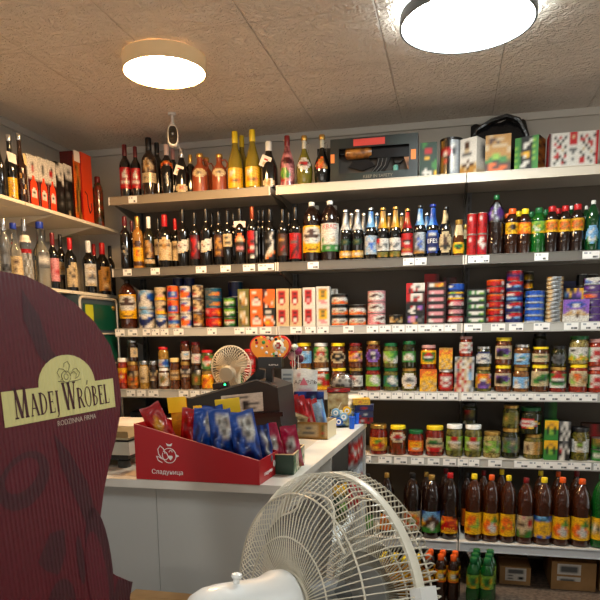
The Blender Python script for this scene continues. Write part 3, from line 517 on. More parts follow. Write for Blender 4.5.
for px, yt, cm, bm, d in ((508,213.5,CO,TEA,'orange-capped bottle in the second row beside dark bottle'),(518.5,211.5,CY,TEA,'yellow-capped bottle in the second row'),(531.5,212,CG,PETG,'green-capped bottle behind the orange label'),(546,210,CG,PETG,'green-capped bottle behind the cola'),(558.5,208.5,CR,COLA,'red-capped cola bottle in the second row')): B('B',px,10.5,yt,'petsm',bm,cm,[],d,dy=.09,**S2)
B('B',539.4,14.2,208,'petsm',PETG,CG,[(.44,.69,1.3,LG)],'small green plastic bottle with lime label',**S2)
for px, w, yt, d in ((552.6,13.4,206.5,'small cola bottle with red cap beside the green bottle'),(565.6,12.4,206,'small cola bottle with red cap, middle of the three'),(578.2,13.6,204.5,'small cola bottle with red cap beside the water bottle')): B('B',px,w,yt,'petsm',COLA,CR,[(.44,.70,1.3,LC)],d,**S2)
for px, yt, d in ((571.5,206,'green glass bottle with white cap behind the middle cola'),(577,204,'green glass bottle with white cap behind the last cola'),(586.5,206,'green glass bottle with white cap between cola and water')): B('B',px,9,yt,'pet',GREEN,CW,[],d,dy=.11,name='water_bottle')
B('B',593.8,13,200.5,'pet',GREEN,CW,[(.14,.50,1.2,'..llll..|.lllwll.|llwwllll|llllllll|lgwllwgl|.gwwwwg.|..gllg..')],'green glass water bottle with pale blue label',name='water_bottle')
B('B',605,11,203,'slim',GL('teal',(14,70,80)),CW,[],'teal glass bottle at the end of the second shelf',name='water_bottle',tail=False)
# ------------------------------------------------------------------ tin shelf
B('C',126.8,18,280,'petbig',M('pet_kvas',(54,20,10),.08,coat=.7),CK,[(.21,.70,1.3,KV1)],'large brown plastic bottle with yellow badge label',name='plastic_bottle')
BW = 'sssllsss|bbllwlbb|bbbwwbbb|bbBwwBbb|BBBwwwBB|BBwwwwwB|BwwwwwsB|sslllssl'; BW2 = 'sssllsss|bbllllbb|bwwwwwwb|BBbwwbBB|BBBBBBBw|wBBBBBww|wwBBBwww|wwwBwwws'
stack('C',145.7,16.2,290.5,[BW2,BW],'blue and white milk, beside the plastic bottle')
YB = 'hhchhh|hchhch|khhhkk|kkhhkk|khpphk|kyyyyk|yyyyyy'
stack('C',160,11.8,287.5,[BW2,YB,YB],'with yellow and pink upper tins')
OB = 'oooooo|oorooo|orrooo|obblbo|obbwbo|obbbbo|oooooo'; OB2='hhhhhh|hrrrhh|hrrhhh|bbbbbb|blblbb|hhhhhh|oohhoo'
stack('C',172.5,12,285.8,[OB2,OB,OB],'orange with blue panels')
WO = 'wwwwww|wlbbww|wrrwww|woooob|wyooob|wooobb|wwwwww'
stack('C',185,11.4,286.3,[WO,WO,WO],'white with orange fruit pieces')
BC = 'nccnnc|ncccnn|cnncnc|rncccn|nrrccn|nwwwnc|nnnnnn'
stack('C',197.6,11.4,285.4,[BC.replace('c','t'),BC,BC],'brown and cream patterned')
for px, d in ((178,'dark navy, behind the orange tins'),(189,'dark navy, behind the fruit tins')): stack('C',px,11,278,['BBBBBB','BBkBBB','BBBBBB'],d,dy=.11)
TL = 'uuuuuuuu|uaaauuuu|uaauttou|uauttotu|uuuuuuuu'; RD = 'rrrrrrrr|rpprroor|rrprooyr|rrrrrror|dddrdddd'
stack('C',213,17,288.5,[RD.replace('p','r'),RD,TL,TL],'red below and teal above')
GR = 'gggggg|gjjjjg|gwwwwg|ggwggg|GGGGGG'
stack('C',229.6,12.8,298,[GR.replace('jj','rr'),GR,GR],'of flat green tins')
stack('C',235.5,15,282,['BBBBBB|kBuBkB','uBBBBB|BBkBBB','BkBBuB|BBBBBB'],'dark navy, behind the flat green tins',dy=.1)
GT = 'eeeeee|ehhwee|ewhhee|eehtwe|enttwe|eeaeee'
stack('C',243,11.4,289,[GT,GT],'grey-green with pale lettering',form='box',side='e',name='food_carton')
OT = 'oooooo|owwooo|oooooo|oonnoo|opwwno|owppwo|owwwwo|oooooo'
stack('C',256,12.8,289,[OT,OT],'orange with a white bowl',form='box',side='o',name='food_carton')
stack('C',268.8,12,289,['kkkkkk|kwwwkk|kkkkkk|owwwok|wooowk|oyyoow|kooook','ddoooo|dwoooo|dooooo|ooooot|dooowt|dwdoot'],'of one black and one orange carton',form='box',side='n',name='food_carton')
CHK = 'ccccccc|crrrrcc|crddrcc|crrrrcc|crddrcc|crwwrcc|crwwrcc|ccrrccc|ccccccc'; PIG = CHK.replace('c','w').replace('rwwr','rppr')
stack('C',282.4,13.2,288.6,[CHK,CHK],'cream with red chicken label, beside the orange cartons',form='box',side='c',name='food_carton')
stack('C',295.5,11.8,288.6,[CHK,CHK],'cream with red chicken label, second pair',form='box',side='c',name='food_carton')
stack('C',309,12.8,287.4,[PIG,PIG],'white with red label, beside the yellow label',form='box',side='w',name='food_carton')
PY = 'wwwwww|wttttw|wyeeyw|wyttyw|wyeeyw|wyyyyw|wpppww|wwpppw|wwwwww'
stack('C',322.7,13.4,286.4,[PY,PY],'white with yellow label',form='box',side='w',name='food_carton')
stack('C',334,8,289,['wwww','wwaw'],'plain white, behind the yellow labels',dy=.05)
FK = 'kkkkkkkk|nkkkkkkk|kwwwwwwk|wwrwaawo|hhhhhhoo|oooorooo'; FK2 = 'kkkkkkkk|kkkknnkk|kwwwwwwk|wwrwwwww|hhhhorhh|oooooooo'
stack('C',339.5,17,294.3,[FK,FK,FK2],'black and orange, beside white cartons')
stack('C',357.6,17.6,305,[FK,FK2],'black and orange, next to pink tins')
PK = 'pppppppp|ppwwwwpp|pwwddwwp|pwddwdwp|pwwwwwwp|ppwwwwpp|pprppppp'; PK1 = 'pppppppp|ppppwwww|pppwwddw|pppwddwd|pppwwwww|pppprwww|pppprrpp'
stack('C',376.7,18.2,291,[PK1,PK,PK],'of pink tins with white ovals')
stack('C',396.2,13.8,315,['kkkkkkkk|ttckkktt|cctktkcc|tcctkcct|kkkkkkkk'],'of black with gold oval')
stack('C',415.6,18.6,283,['kkkkkkkk|kippikka|kpppkaak|kippkaak|kkkttkkk','kkkkkkkk|kkrwkiik|kkwwkpik|kwwkkkkk|kkwwkkkk','rrwwwwwd|rrwaarwd|rrwrrwwd|dkkkkkkd','rrrwwwww|rrwwaaww|rkrwrwww|rkrkkkkk'],'in red, white and black boxes',form='box',side='k',depth=.06,name='food_carton')
SD = 'kkkkkkkk|dppppppd|dpwppppk|kkkkkkkk'; SD6 = 'dddddddd|dwwttoyd|dwwtoytd|kkkkkkkk'
stack('C',436.5,18.8,281.5,[SD.replace('dp','nw'),SD,SD,SD,SD,SD6],'in flat dark red sardine boxes',form='box',side='d',depth=.06,name='food_carton')
carton('C',432,15,274,.07,'rrrd|rdrr|rrrk','d','dark red carton behind the sardine boxes',dy=.09)
carton('C',450,13,277.5,.07,'dkdd|kddk','d','dark maroon carton behind the blue-yellow tins',dy=.09)
RW = 'rrrrrrrr|rrwpppwr|rwwpppwr|kkkkkkkk'; BT = 'BBBbbbbb|BwwBbbbb|Bbbbbbbb|BBBBBBBB'; BT2='yyjjyyyy|BBBBBBBB|BwwBwwBB|yyyyyyyy'
stack('C',456,16.8,284,[RW,SD,RW,BT2,BT],'with flat red below and blue above')
GS = 'kkkkkkkk|GwwwwwwG|GgwwwgjG|GGGGGGGG'; GS2='kkkkkkkk|GgwgwwwG|GgwgwjjG|GGGGGGGG'
stack('C',476.8,18.6,289,[GS,GS,GS2,GS,GS2],'of flat dark green boxes',form='box',side='G',depth=.06,name='food_carton')
RO = 'oooooooo|rrrrrrwr|rorrrrwr|dddrdddd'; RO2='rrrrrrrr|rwrorrrr|rwrrrrwr|dddddddd'
stack('C',496,18,280,[RO2,RO,RO2,RO,RO2,RO],'of red-orange tins')
BR = 'BBBrrrrr|BwrrrrrB|BwwBllBB|bBBBBBBb|BBBBBBBB'; BR2='rrrrrrrr|rwwwrrdd|BBBBBBBB|BllllbbB|BBBBBBBB'
stack('C',515.3,16.8,271,[BR,BR,BR2,BR,'dddrrrdd|BBBBBBBB|BrrrrBBB'],'of blue and red tins')
stack('C',529,9,272,['kk|ye','kk|oy','kk|ey','kk|ye','kk|oy','kk|ye'],'black and yellow, behind blue tins',dy=.08)
BB = 'bbbbbbbb|bbbbbbbb|bBbbbbbb|lsssssll'
stack('C',535.3,19,291,[BB,BB,BB,BB,BB],'of plain bright blue tins')
CS_ = 'kttssstk|chhsaahc|nhhaasht'
stack('C',555.3,16.6,277,[CS_]*11,'of thin cream tins')
carton('C',576.6,24.6,299.5,.06,'iiiiiiii|iibbbbii|ibBwwBbi|iibwwbii|iaiiiiai|iihwhhii|ihtwthhi|htchnhth|wwwwnwww|wwwwwwww|wwwwwwww','w','white and purple box with blue badge',mat=GLOSS,name='food_carton')
YN = 'BykkyPyy|lbyPPiiy|kkkBBBBy'
stack('C',574.5,19,288,[YN,YN],'yellow and navy, behind the purple box',form='box',side='B',dy=.075,base=SHELF['C'][1]+.045,name='food_carton')
carton('C',574,20,281,.07,'BBB|BBB','B','dark navy carton behind the purple box',dy=.16)
for px in (582.5,592): stack('C',px,11,274.5,['kk|nk','kn|kk','nk|kk','kk|kn'],'in dark brown, behind '+('the purple tins' if px > 590 else 'the navy carton'),dy=.12)
PT = 'PPPPPPPP|PiwPPPPP|PPPPPPPP|sPPPPPPs'; PT2='PPPPPPPP|ooopPPPP|PoooPPPP|sPPPPPPP'
stack('C',596.5,23,278,[PT,PT,PT,PT2,PT,'iwwwwwii|PlwwwPwP|PbbwPPPP|ssssssss'],'of purple tins')
# ------------------------------------------------------------------ jar shelf
JC = lambda n, a, b, s=70, k='noise': mottled('contents_'+n, tuple(q*.78 for q in a), tuple(q*.82 for q in b), s, .12, .7, k)
HONEY = JC('honey',(110,58,14),(150,88,26)); BRN = JC('brown',(66,32,14),(110,58,26)); MUST = JC('mustard',(150,110,34),(196,150,60)); DRK = JC('dark',(26,18,12),(60,36,20)); REDJ = JC('red',(120,24,14),(176,54,26)); PLUM = JC('plum',(76,30,18),(130,70,34))
GRNJ = JC('green',(62,62,22),(118,112,48)); BEAN = JC('beans',(120,98,40),(196,176,104),120); OLV = JC('olive',(70,66,20),(130,116,40),90); MEAT = JC('meat',(96,50,22),(150,96,44)); DGR = JC('dark_green',(20,24,12),(52,54,22)); TOM = JC('tomato',(96,16,12),(150,40,24)); PICK = JC('pickle',(52,54,18),(128,120,52),40)
def two(sh, px, w, yt, jb, lb, ab, db, tpx, tw, tyt, jt, lt, at_, dt, labb=(.2,.68), labt=(.2,.68), shape=0):
    r_, z = J(sh, px, w, yt, jb, lb, ab, db, labb)
    J(sh, tpx, tw, tyt, jt, lt, at_, dt, labt, base=z, shape=shape)
J('D',122,10.2,358,REDJ,CW,'yyyyyy|yyoyyy|rrrrrr|rywyrr|rrorrr|oorroo','small jar with yellow and red label')
two('D',132.4,11.8,361.5,HONEY,CT,'nkkkhh|kkhkhh|tttntt|toonot|ttnntt|tottot','honey-brown jar with dark top label',132,11,340,DRK,CS,'..ccc|..cac|..ccc','dark jar with narrow pale label, alone above a honey jar',(.14,.66),(.2,.64))
J('D',143.6,9.6,361,MUST,CS,'ccccc|ccccc|chhcc|ccccc|cnncc|ccccc','slim mustard-yellow jar with pale label',(.24,.82))
J('D',153.2,9.2,361,DRK,CS,'ckkkc|kckck|nnnnn|nhhnn','dark jar with small black label beside mustard jar',(.3,.68))
two('D',163.8,11,368,BRN,CW,'wwwww|wtewt|weetw|wetww|wwwww','low brown jar with white label',163,10.6,347,MUST,CR,'.....|lwwbl|wwbbb|ppbbb|wwwll','red-lidded jar of yellow pieces',(.16,.78),(.04,.5))
J('D',174.4,10.4,358,BRN,cap('cream',(222,196,130)),'tttttt|thhhht|tnnnnt|thhhht|tttttt','brown jar with cream cloth lid and tan label',(.3,.62))
two('D',185.3,10.6,361.5,BRN,CT,'wkkkw|wwkww|nnnnn|nhhhn','brown jar with black and white collar',185,10,341,BRN,CDR,'.wwww|wwllw|wwwhw|.wwww','tall brown jar with pale label above the collar jar',(.45,.74),(.1,.5),0)
J('D',196,10,361.5,DRK,CT,'.kkww|eeeee|eeoee|eeeee','dark jar with olive label',(.16,.70)); J('D',195.5,10,342,BRN,CDR,'.wwww|wwppw|wwwww','tall brown jar with pale label above the olive label jar',(.1,.5),base=SHELF['D'][1]+.1405)
two('D',207.5,12.4,371,MUST,CT,'oyyyoo|ynooyo|yooyyy|ooyoyo','yellow jar of fruit paste',207,12.6,350,GRNJ,CR,'ggrrgg|gorrog|gwwwwg|ggwogg|wggggw','red-lidded jar with green vegetable label',(.1,.8),(.12,.72))
J('D',222,13,366,BRN,CT,'cccc|ctcc','brown jar with cream label behind the little fan'); J('D',236,13,366,BRN,CY,'gggg|gwwg','brown jar with green label behind the little fan')
J('D',249.5,12,349,REDJ,CR,'rrrr|rwwr|rrrr','red-lidded jar half hidden by the orange heart',base=SHELF['D'][1]+.10,dy=.02); J('D',249.5,12,369,REDJ,CR,'rwwr|rrrr','red-lidded jar under another beside the little fan')
two('D',304,15.8,368,BRN,CY,'llllll|lwllkl','brown jar with yellow lid behind the white pouch',304,15.8,343,MEAT,CY,'ltllwl|llwlll|lkwkll|llllll','brown jar with sky-blue label')
two('D',322,15.8,368,REDJ,CW,'gwwwgg|grrrgg|gwwrrr|gggrrr|yyyyyy','jar with red, green and yellow label',321,15.8,343,MEAT,CW,'gggccgg|ggccccg|ggrrrgg|gcrwrcg|ggcccgg|gccnccg|cccccnc','white-lidded jar with green and cream label',(.05,.75),(.24,.84))
two('D',339,15.6,368,PLUM,CY,'nnnnnn','brown jar with yellow lid behind the clear dome',338,15.4,343,PLUM,CY,'..hhhh..|.hkkkkh.|hkkhhkkh|hkkkkkkh|.hhkkhh.|..hhhh..','dark brown jar with round black badge')
two('D',356,14.6,368,DRK,CT,'rrwwww|wrrwww|nwwnww|wwwwnw|wwwwww','dark jar with white label and red top',355.6,14.4,343,PLUM,CDR,'yrrryy|rrywkp|yyppky|pppkpy|yyyypp|dddddd','maroon-lidded jar with cream and red label')
two('D',373.2,15.4,367,TOM,CG,'jjjwjj|jjwwwj|jjwwww|jjjwwj|jjjjjw','green-lidded red jar with light green label',373.3,15.2,341,PLUM,CT,'..iPPi..|.iPwwPi.|iPPkkPPi|.iPkwPi.|..iiii..','dark jar with purple oval label')
two('D',391,15.2,368,GRNJ,CG,'uguwgu|guwwwu|ugwwww|uguwwg|ggguuw','green-lidded jar with teal label',390.7,15,343,GRNJ,CG,'jjjggg|wjjjgg|wwjggw|hhwjww|ejehww','jar of green vegetables with lime label')
two('D',409.4,15.4,368,GRNJ,CT,'..wwww..|.wwwwww.|wwwaawww|wwaaaaww|wwwwwwww|.wwyyww.|..wwww..','pickle jar with large round white label',409.2,14.2,341,DGR,CG,'gggggg|ggwwgg|gwhwwg|gwwhwg|gggggg','dark green jar with white pot label',(.12,.78),(.22,.62))
TK = 'yyyyyyyy|yggrrggy|ygrrrrgy|ygwwwwgy|ygGGGGgy|yyggggyy|yyyyyyyy'
PNUT = 'oooooo|ooyyoo|oyoooy|oyyyyo|yyyyyy|ytyhty|yhyyth|tyhyyt|yhtyhy|ytyhyt'
z = carton('D',428.4,17,369.5,.05,PNUT,'o','orange nut packet under a jar',name='nut_packet',mat=GLOSS,cat='bag')[1]; J('D',428.8,15.6,345,TOM,CP,TK,'pink-lidded jar with yellow and green label',(.22,.78),base=z)
z = J('D',446,15,369,REDJ,CW,'rrrrrr|rwwwwr|rrwwrr|rwrrwr|rrwwrr|orrrro','white-lidded red-brown jar with small white crest',(.1,.78))[1]; carton('D',446,13.4,348,.05,PNUT.replace('o','t',6),'y','golden nut packet standing on a white-lidded jar',name='nut_packet',mat=GLOSS,base=z,cat='bag')
PB = 'sahahahs|ahrwwhha|hrwahwas|srhwwhrs'
z = stack('D',464.6,19,357,['arwhrhha|hrrhwwsa|rhwrwhas','sahrhwas|hrrwhsls|arhrhwls',PB],'of pale cardboard snack boxes',form='box',side='s',depth=.07,name='snack_box'); J('D',466.2,13.4,336.5,REDJ,CP,'wwwhw|whrwr|wwwww|wrrkw|rwwwr','red-brown jar with pink lid standing on three snack boxes',(.18,.72),base=z)
two('D',483.6,15.8,366.5,GRNJ,CT,'woooow|yoyyoi|yowwoy|oyPPyo|yPPPPi|yPiiPy','green jar with orange and purple label',484,15.4,346.5,DGR,CS,'.BBBB.|BwwwwB|wwwwww|wwBBww|wBwwBw|wwwwww','dark green jar with white and navy label',(.14,.72),(.16,.74))
PL_ = 'hccchhhh|ciPPPPch|cPkkPPih|hkkkkijh|hkkkjjch|hccccchh'
two('D',503.3,17,365,PLUM,CY,PL_,'yellow-lidded brown jar with plum label, lower of two',504,16.8,337.5,PLUM,CY,PL_,'yellow-lidded brown jar with plum label, standing on its twin',(.22,.7),(.22,.7))
BLB = 'llwlll|lwllwl|llGgll|lwwwlk|lkkllk|llllll'
two('D',521.3,16,367.5,MEAT,CT,'llllll|lwllww|ltlltl|lwwlwl|wwwlww','meat jar with pale blue label, lower of two',522.6,16,344.5,MEAT,CS,BLB,'meat jar with white-blue label and black cow, upper of two',(.16,.62),(.14,.62))
two('D',540.3,17.4,364.5,BRN,CY,'cccccc|cccggg|ccggGg|cgGGgc|cggccc|cccccc','yellow-lidded jar with cream and green label, lower',541,16.8,347,BRN,CY,'cccccc|cgGGgc|cccccc|hhhhhh','short yellow-lidded jar with cream label, upper',(.22,.76),(.16,.62))
J('D',540,13.5,333.5,DGR,CK,'kkkk|knnk','dark jar standing behind the short yellow-lidded jar',dy=.09,base=SHELF['D'][1]+.19)
two('D',558.4,16.4,367,TOM,CT,'ggrrgg|grrrrg|gwwwwg|gGGGGg|wggggw|wwwwww','red jar with green and red label',559.2,14.6,346,DGR,CK,'.aaaa.|akaaka|aakkaa|.aaaa.','dark green swing-top jar with grey label',(.18,.74),(.18,.6),1)
two('D',579,18.4,364,REDJ,CY,'.cccccc.|ccooccc|cctooctc|cjcoctnc|cjjccttc|.cccccc.','yellow-lidded red jar with peach label',579.6,19.4,336,BEAN,CG,'wwwwwwww|wkkwwwww|wwwwwwaw|wjwwjwww|jyjwyyjw|yyjyyjyy','big green-lidded jar of pale beans',(.22,.76),(.14,.6))
two('D',597.5,17,366.5,REDJ,CP,'gwwwww|gwrrww|gwrrrd|grwwrr|gwrrww','red jar with white and green label, lower',597.5,16.6,339,REDJ,CP,'gwwwww|gwrrww|gwrrrd|grwwrr|gwwrrw','red jar with white and green label, upper',(.18,.7),(.18,.7))
# ------------------------------------------------------------------ pickle shelf
J('E',378.6,18.4,424,TOM,CT,'tyyyyt|tyggyt|yyjryy|yrrrry|ttyrtt|nttttn','tomato jar with gold lid and yellow label',(.14,.58))
J('E',398,17,425,JC('peppers',(70,50,20),(140,50,24),34),CY,'..hhhh..|.hwrrwh.|hwrrrrwh|.hwaawh.|..hhhh..','yellow-lidded jar of peppers with oval label',(.44,.78))
J('E',416,15.8,430,TOM,CG,'oooooo|oyyyyo|oyooyo|oyyyyo|oowwoo|oooooo','green-lidded red jar with orange label',(.18,.62))
J('E',435,18.6,425.5,TOM,CY,'.cccccc.|ccgggcc.|cGGGGGGc|cccccccc|crrrrrrc|.crrrrc.','yellow-lidded red jar with cream label',(.16,.62))
PKL = 'jjrrjj|jjrrje|jwwwwe|jehhee|jehhhe|jjeeej'
J('E',454.7,17.2,424,PICK,CW,PKL,'white-lidded pickle jar beside the yellow-lidded red jar',(.2,.64)); z = J('E',473.6,17.4,424.5,PICK,CW,PKL,'white-lidded pickle jar beside the pale bean jar',(.2,.64))[1]
J('E',470,15,402.5,DGR,CK,'krek|knek|kkkk','dim dark jar on top of the white-lidded pickles',base=z,dy=.03)
J('E',492.3,17.8,431.5,BEAN,CT,'cejjec|jccjej|egjjge|jejcjj|cjeejc','gold-lidded jar of pale green beans',(.2,.68))
two('E',511.2,17.6,427.5,DGR,CT,'eaaaae|aeghea|agaage|aegaea','dark green jar with leafy grey label',511.5,16.6,405,PICK,CT,'eeeeee|eteete|eeeeee','dim pickle jar on top of the leafy label jar',(.2,.7))
two('E',533.6,19,433.5,OLV,CT,'cccttt|cncttt|cnctet|cccttt','olive jar with square cream label',531,21.5,407,DGR,CG,'.rrrr...|rwwwwy..|wrrrwwy.|rwwwwr..|.rryy...','big dark jar with red and white oval label, on olive jar',(.2,.7),(.22,.6))
GC = 'yyyyyy|yyttyy|yGyyGy|gkjgkg|gGjjGg|gggggg|gggggg'
stack('E',552,13,420.5,[GC,GC],'yellow and green',form='box',side='g',depth=.06,name='olive_carton')
stack('E',564.8,11.8,421.5,['kkaak|kwkwk|krwkw|kkwkk|kwwkk','aawwa|kwkwk|kkwkw|kwkwk'],'black and white',form='box',side='k',depth=.06,name='olive_carton')
J('E',580.3,18.6,427,OLV,CK,'ww....ww|wwweewww|wwwjjwww|wwweewww|wwwwwwww|wwwhhwww','olive jar with white label and black lid',(.26,.66))
carton('E',592,19,424,.08,'nnrn|nnrr|nnnn','n','brown carton behind the olive jar',dy=.1)
carton('E',551,12,402,.05,'Gg|Gg|Gg','G','green carton in the dark behind the yellow and green ones',dy=.12)
stack('E',600,15.5,437.5,['gggggg|GwwwwG|gggggg','eettee|eeeeee|ggGgGg'],'green and olive, beside the olive jar')
# ------------------------------------------------------------------ lowest shelf
A_ = 'yyyyyyyy|yyoooyyy|yoooojyy|yyooyjgy|yygjjjyy|yooyyyyy|yyyyyyyy'; A2 = 'yyyyyyyy|yyyyygyy|yyoojggy|yooowoyj|yoowwwoy|yyoowwyy|yyyyyyyy'
F2 = dict(name='plastic_bottle')
B('F',368,14,474,'pet',COLA,CK,[(.1,.34,1.3,'gggg|gjjg|gggg')],'dark plastic bottle with green label next to the counter',**F2)
B('F',387,15,473,'pet',COLA,CT,[(.1,.36,1.3,'yooy|ottO|yooy'.replace('O','o'))],'dark plastic bottle with gold cap and orange label',**F2)
B('F',412.6,18,473,'pet',COLA,CK,[(.12,.42,1.3,'cccccccc|crrooycc|croggooc|crgwwgoc|croggorc|ccrrrrcc|cccccccc')],'dark plastic bottle with black cap and round red emblem',**F2)
B('F',431.8,19.4,475,'pet',COLA,CT,[(.1,.44,1.3,'bbllllbb|blllnlll|llltnnll|ylnnnnnl|yynnwnng|ynnwwngg|ggggwggg|gggggggg')],'dark plastic bottle with blue label and brown animal',**F2)
B('F',450.4,17.6,473,'pet',COLA,CR,[(.1,.36,1.3,'kooookkk|yroooork|yyrrrroy|yrrroory|rrrrrrrr|rrrrrrrr|yyyyyyyy')],'dark plastic bottle with red cap and red-yellow label',text_=('КВАС',.062,.145,'y'),**F2)
B('F',467.5,12,473,'pet',COLA,CK,[(.14,.42,1.2,'nooto|notto|nooon')],'dark plastic bottle behind, before the amber ones',dy=.12,**F2)
for px, w, yt, cm, art, d in ((474.6,17.4,474,CY,A_.replace('g','t'),'amber bottle with yellow cap, first from the dark bottles'),(492,17,475,CO,A2,'amber bottle with orange cap, second of the amber row'),(509,16.2,475.5,CY,A_.replace('j','o'),'amber bottle with yellow cap, third of the amber row')):
    B('F',px,w,yt,'pet',AMBER,cm,[(.11,.44,1.3,art)],d,**F2)
B('F',526.6,17.2,478,'pet',M('pet_brown',(64,26,12),.08,trans=.2,coat=.6),CDR,[(.11,.44,1.3,'hhhphhhh|hhhhhrrh|hnnnhrrh|hhhhhhhh|eghhegge|egeeggee')],'brown plastic bottle with dark red cap and cream label',**F2)
B('F',544.6,18.6,477.5,'pet',AMBER,CY,[(.11,.44,1.3,'bulllubb|ubbuulbl|yyyyyyyy|ytyytyty|yyytyyyy|ytyytyyy|yyyyyyyb|bybbybbb')],'amber bottle with yellow cap and yellow-blue label',**F2)
B('F',563,18.2,477.5,'pet',AMBER,CO,[(.11,.44,1.3,A2)],'amber bottle with orange cap beside the yellow-blue label',**F2)
B('F',582.6,19.6,479,'pet',AMBER,CO,[(.11,.45,1.3,A2)],'amber bottle with orange cap beside the green bottle',**F2)
B('F',603,18.5,474,'pet',PETG,CG,[(.12,.42,1.3,'yyyyyy|gwGwgg|yyyyyy')],'green plastic bottle at the end of the amber row',**F2)
for px, yt, cm, d in ((484,470.5,CDR,'red-capped bottle behind the first two amber ones'),(502,469.5,CY,'yellow-capped bottle behind the second and third amber ones'),(541,470.5,CY,'yellow-capped bottle behind the yellow-blue label'),(558.5,471.5,CO,'orange-capped bottle behind the yellow-blue label'),(577,471,CDR,'red-capped bottle behind the last amber bottle'),(426.5,472,CT,'gold-capped dark bottle behind the animal label'),(446,468.5,CDR,'red-capped dark bottle behind the red-yellow label')):
    B('F',px,14,yt,'pet',COLA if px < 460 else TEA,cm,[],d,dy=.12,**F2)
# the dark shelf behind the till
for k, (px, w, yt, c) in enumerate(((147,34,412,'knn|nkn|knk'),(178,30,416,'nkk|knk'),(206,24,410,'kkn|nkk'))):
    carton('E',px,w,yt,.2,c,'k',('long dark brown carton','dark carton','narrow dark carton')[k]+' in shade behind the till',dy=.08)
# ------------------------------------------------------------------ bottles on the side wall shelves
def spotL(px, w, yt, z, dx=0):
    X = LX-.05-dx
    for _ in range(3):
        p = at_x(px, yt, X); r = w/2/scl(p); X = LX-.018-r-dx
    p = at_x(px, yt, X); return Vector((X, p.y, z+.0004)), r, p.z-z
def BL(px, w, yt, z, shape, body, capm, labels, d, dx=0, foil=None, name='wine_bottle', rot=.95):
    p, r, h = spotL(px, w, yt, z, dx); root = thing(name, d, 'bottle', p, rot, 'bottles on the %s wall shelf' % ('upper' if z > 1.8 else 'lower'))
    build_bottle(root, shape, r, h, body, capm, labels, foil); return root, r, h
BL(-3,9,134,LZU,'fat',DARK,CS,[],'black bottle with silver cap at the picture edge of the upper wall shelf',name='spirit_bottle')
r_, r, h = BL(7.8,12,135,LZU,'fat',DARK,CS,[(.03,.34,.8,'yyyyyy|yhyyyy|yyttyy|ytyyty|yyttyy|yyyyyy|yttyyy')],'dark round bottle with yellow label and white tag, upper wall shelf',name='spirit_bottle')
ob('neck_tag', MB().add([(-r*.7,-r*.75,.74*h),(r*.8,-r*.75,.70*h),(r*.8,-r*.98,.55*h),(-r*.5,-r*.98,.58*h)], [(0,1,2,3)]).mesh('neck_tag'), HT, r_)
r_, r, h = BL(18,11.5,133.5,LZU,'fat',GL('studded',(44,22,12)),CS,[(.05,.5,1.2,'.k.n.k.|n.t.n.t|.n.k.n.|t.n.t.n|.n.t.n.|n.k.n.k')],'dark studded bottle with silver cap beside the boxed bottles',name='spirit_bottle')
ob('neck_tag', MB().add([(r*.3,-r*.75,.72*h),(r*.9,-r*.55,.70*h),(r*.9,-r*.8,.54*h),(r*.4,-r*.98,.56*h)], [(0,1,2,3)]).mesh('neck_tag'), M('tag_cream',(214,184,130),.6), r_)
def boxL(px0, px1, yt, z, depth, art, side, d, name='gift_carton', mat=None, top=None, dx=.01, tilt=0):
    X = LX-.004-dx; a = at_x(px0, yt, X); b = at_x(px1, yt, X); w = abs(b.y-a.y)-.002; h = a.z-z
    o = ob(name, box_mesh(w, depth, h, art, side, top).mesh(name), mat or GLOSS, None, (X, (a.y+b.y)/2, z+.0004), PI/2)
    tag(o, d, 'box', 'cartons on the upper wall shelf'); return o, w, h
def boxed(px0, px1, yt, lab, mark):
    o, w, h = boxL(px0, px1, yt, LZU, .075, 'wwwww|wwwww|wwkww|%s|%s|wwwww|wwwww' % (mark, mark)+'|ddddd'*8, 'w', lab)
    mb = MB(); pts = [(.33,.02),(.34,.36),(.28,.46),(.12,.52),(.10,.60),(-.10,.60),(-.12,.52),(-.28,.46),(-.34,.36),(-.33,.02)]
    mb.add([(x*w, -.0008, z*h) for x, z in pts], [tuple(range(len(pts)))[::-1]]); ob('bottle_picture', mb.mesh('bottle_picture'), M('print_orange_red', (226,62,26), .4), o)
    ob('label_picture', MB().art('.ww.|wwww|wkkw|wwww|whhw', lambda u, v: (w*(-.24+.48*u), -.0014, h*(.16+.2*v))).mesh('label_picture'), PRINT, o)
boxed(26.2, 36.8, 153, 'first of three white cartons with red bottle picture, beside studded bottle', 'wwrww')
boxed(37, 46.4, 156, 'middle of three white cartons with red bottle picture', 'wwkww'); boxed(46.6, 54.8, 159.5, 'third of three white cartons with red bottle picture, beside black carton', 'wrrww')
boxL(55, 62.6, 161, LZU, .075, 'kaww|wwww|wwaw|kwww|kkkw|kkkk|kkkk|kkak|kkkk|kkak|kkkk|kkkk', 'k', 'black carton with white top beside the white cartons')
boxL(62.8, 71.2, 163, LZU, .075, 'wwwww|wwaaw|kwwww|kkkkk|kakkk|kkkkk|kaakk|kkkkk|kkakk|kkkkk|kkhkk', 'k', 'black carton with white tag beside the violin cartons')
VI = 'otooo|ototo|oottd|ooodo|odood|rdodo|rrddo|rodro|rrdro|rdrrr|rrrdr'
o, w, h = boxL(72, 80.2, 150.5, LZU, .08, 'dooor|oooor|oktor|ootor|ooktr|otktr|oktkr|oktkr|oktkr|tktkr|ooktr', 'd', 'narrow orange violin carton with card on top')
ob('top_card', MB().box(-w*.4, w*.3, -.004, -.0025, h*.86, h*1.02).mesh('top_card'), HT, o)
o, w, h = boxL(80.4, 90.5, 151.5, LZU, .08, 'rrrrr|rrrwr|rrrrr|rrrrr|rrrrr|rrrrr|rrrrr|rrrrr', 'r', 'orange-red violin carton with dark curved scroll, nearest the corner', mat=M('violin_card', (206, 62, 22), .35, coat=.3))
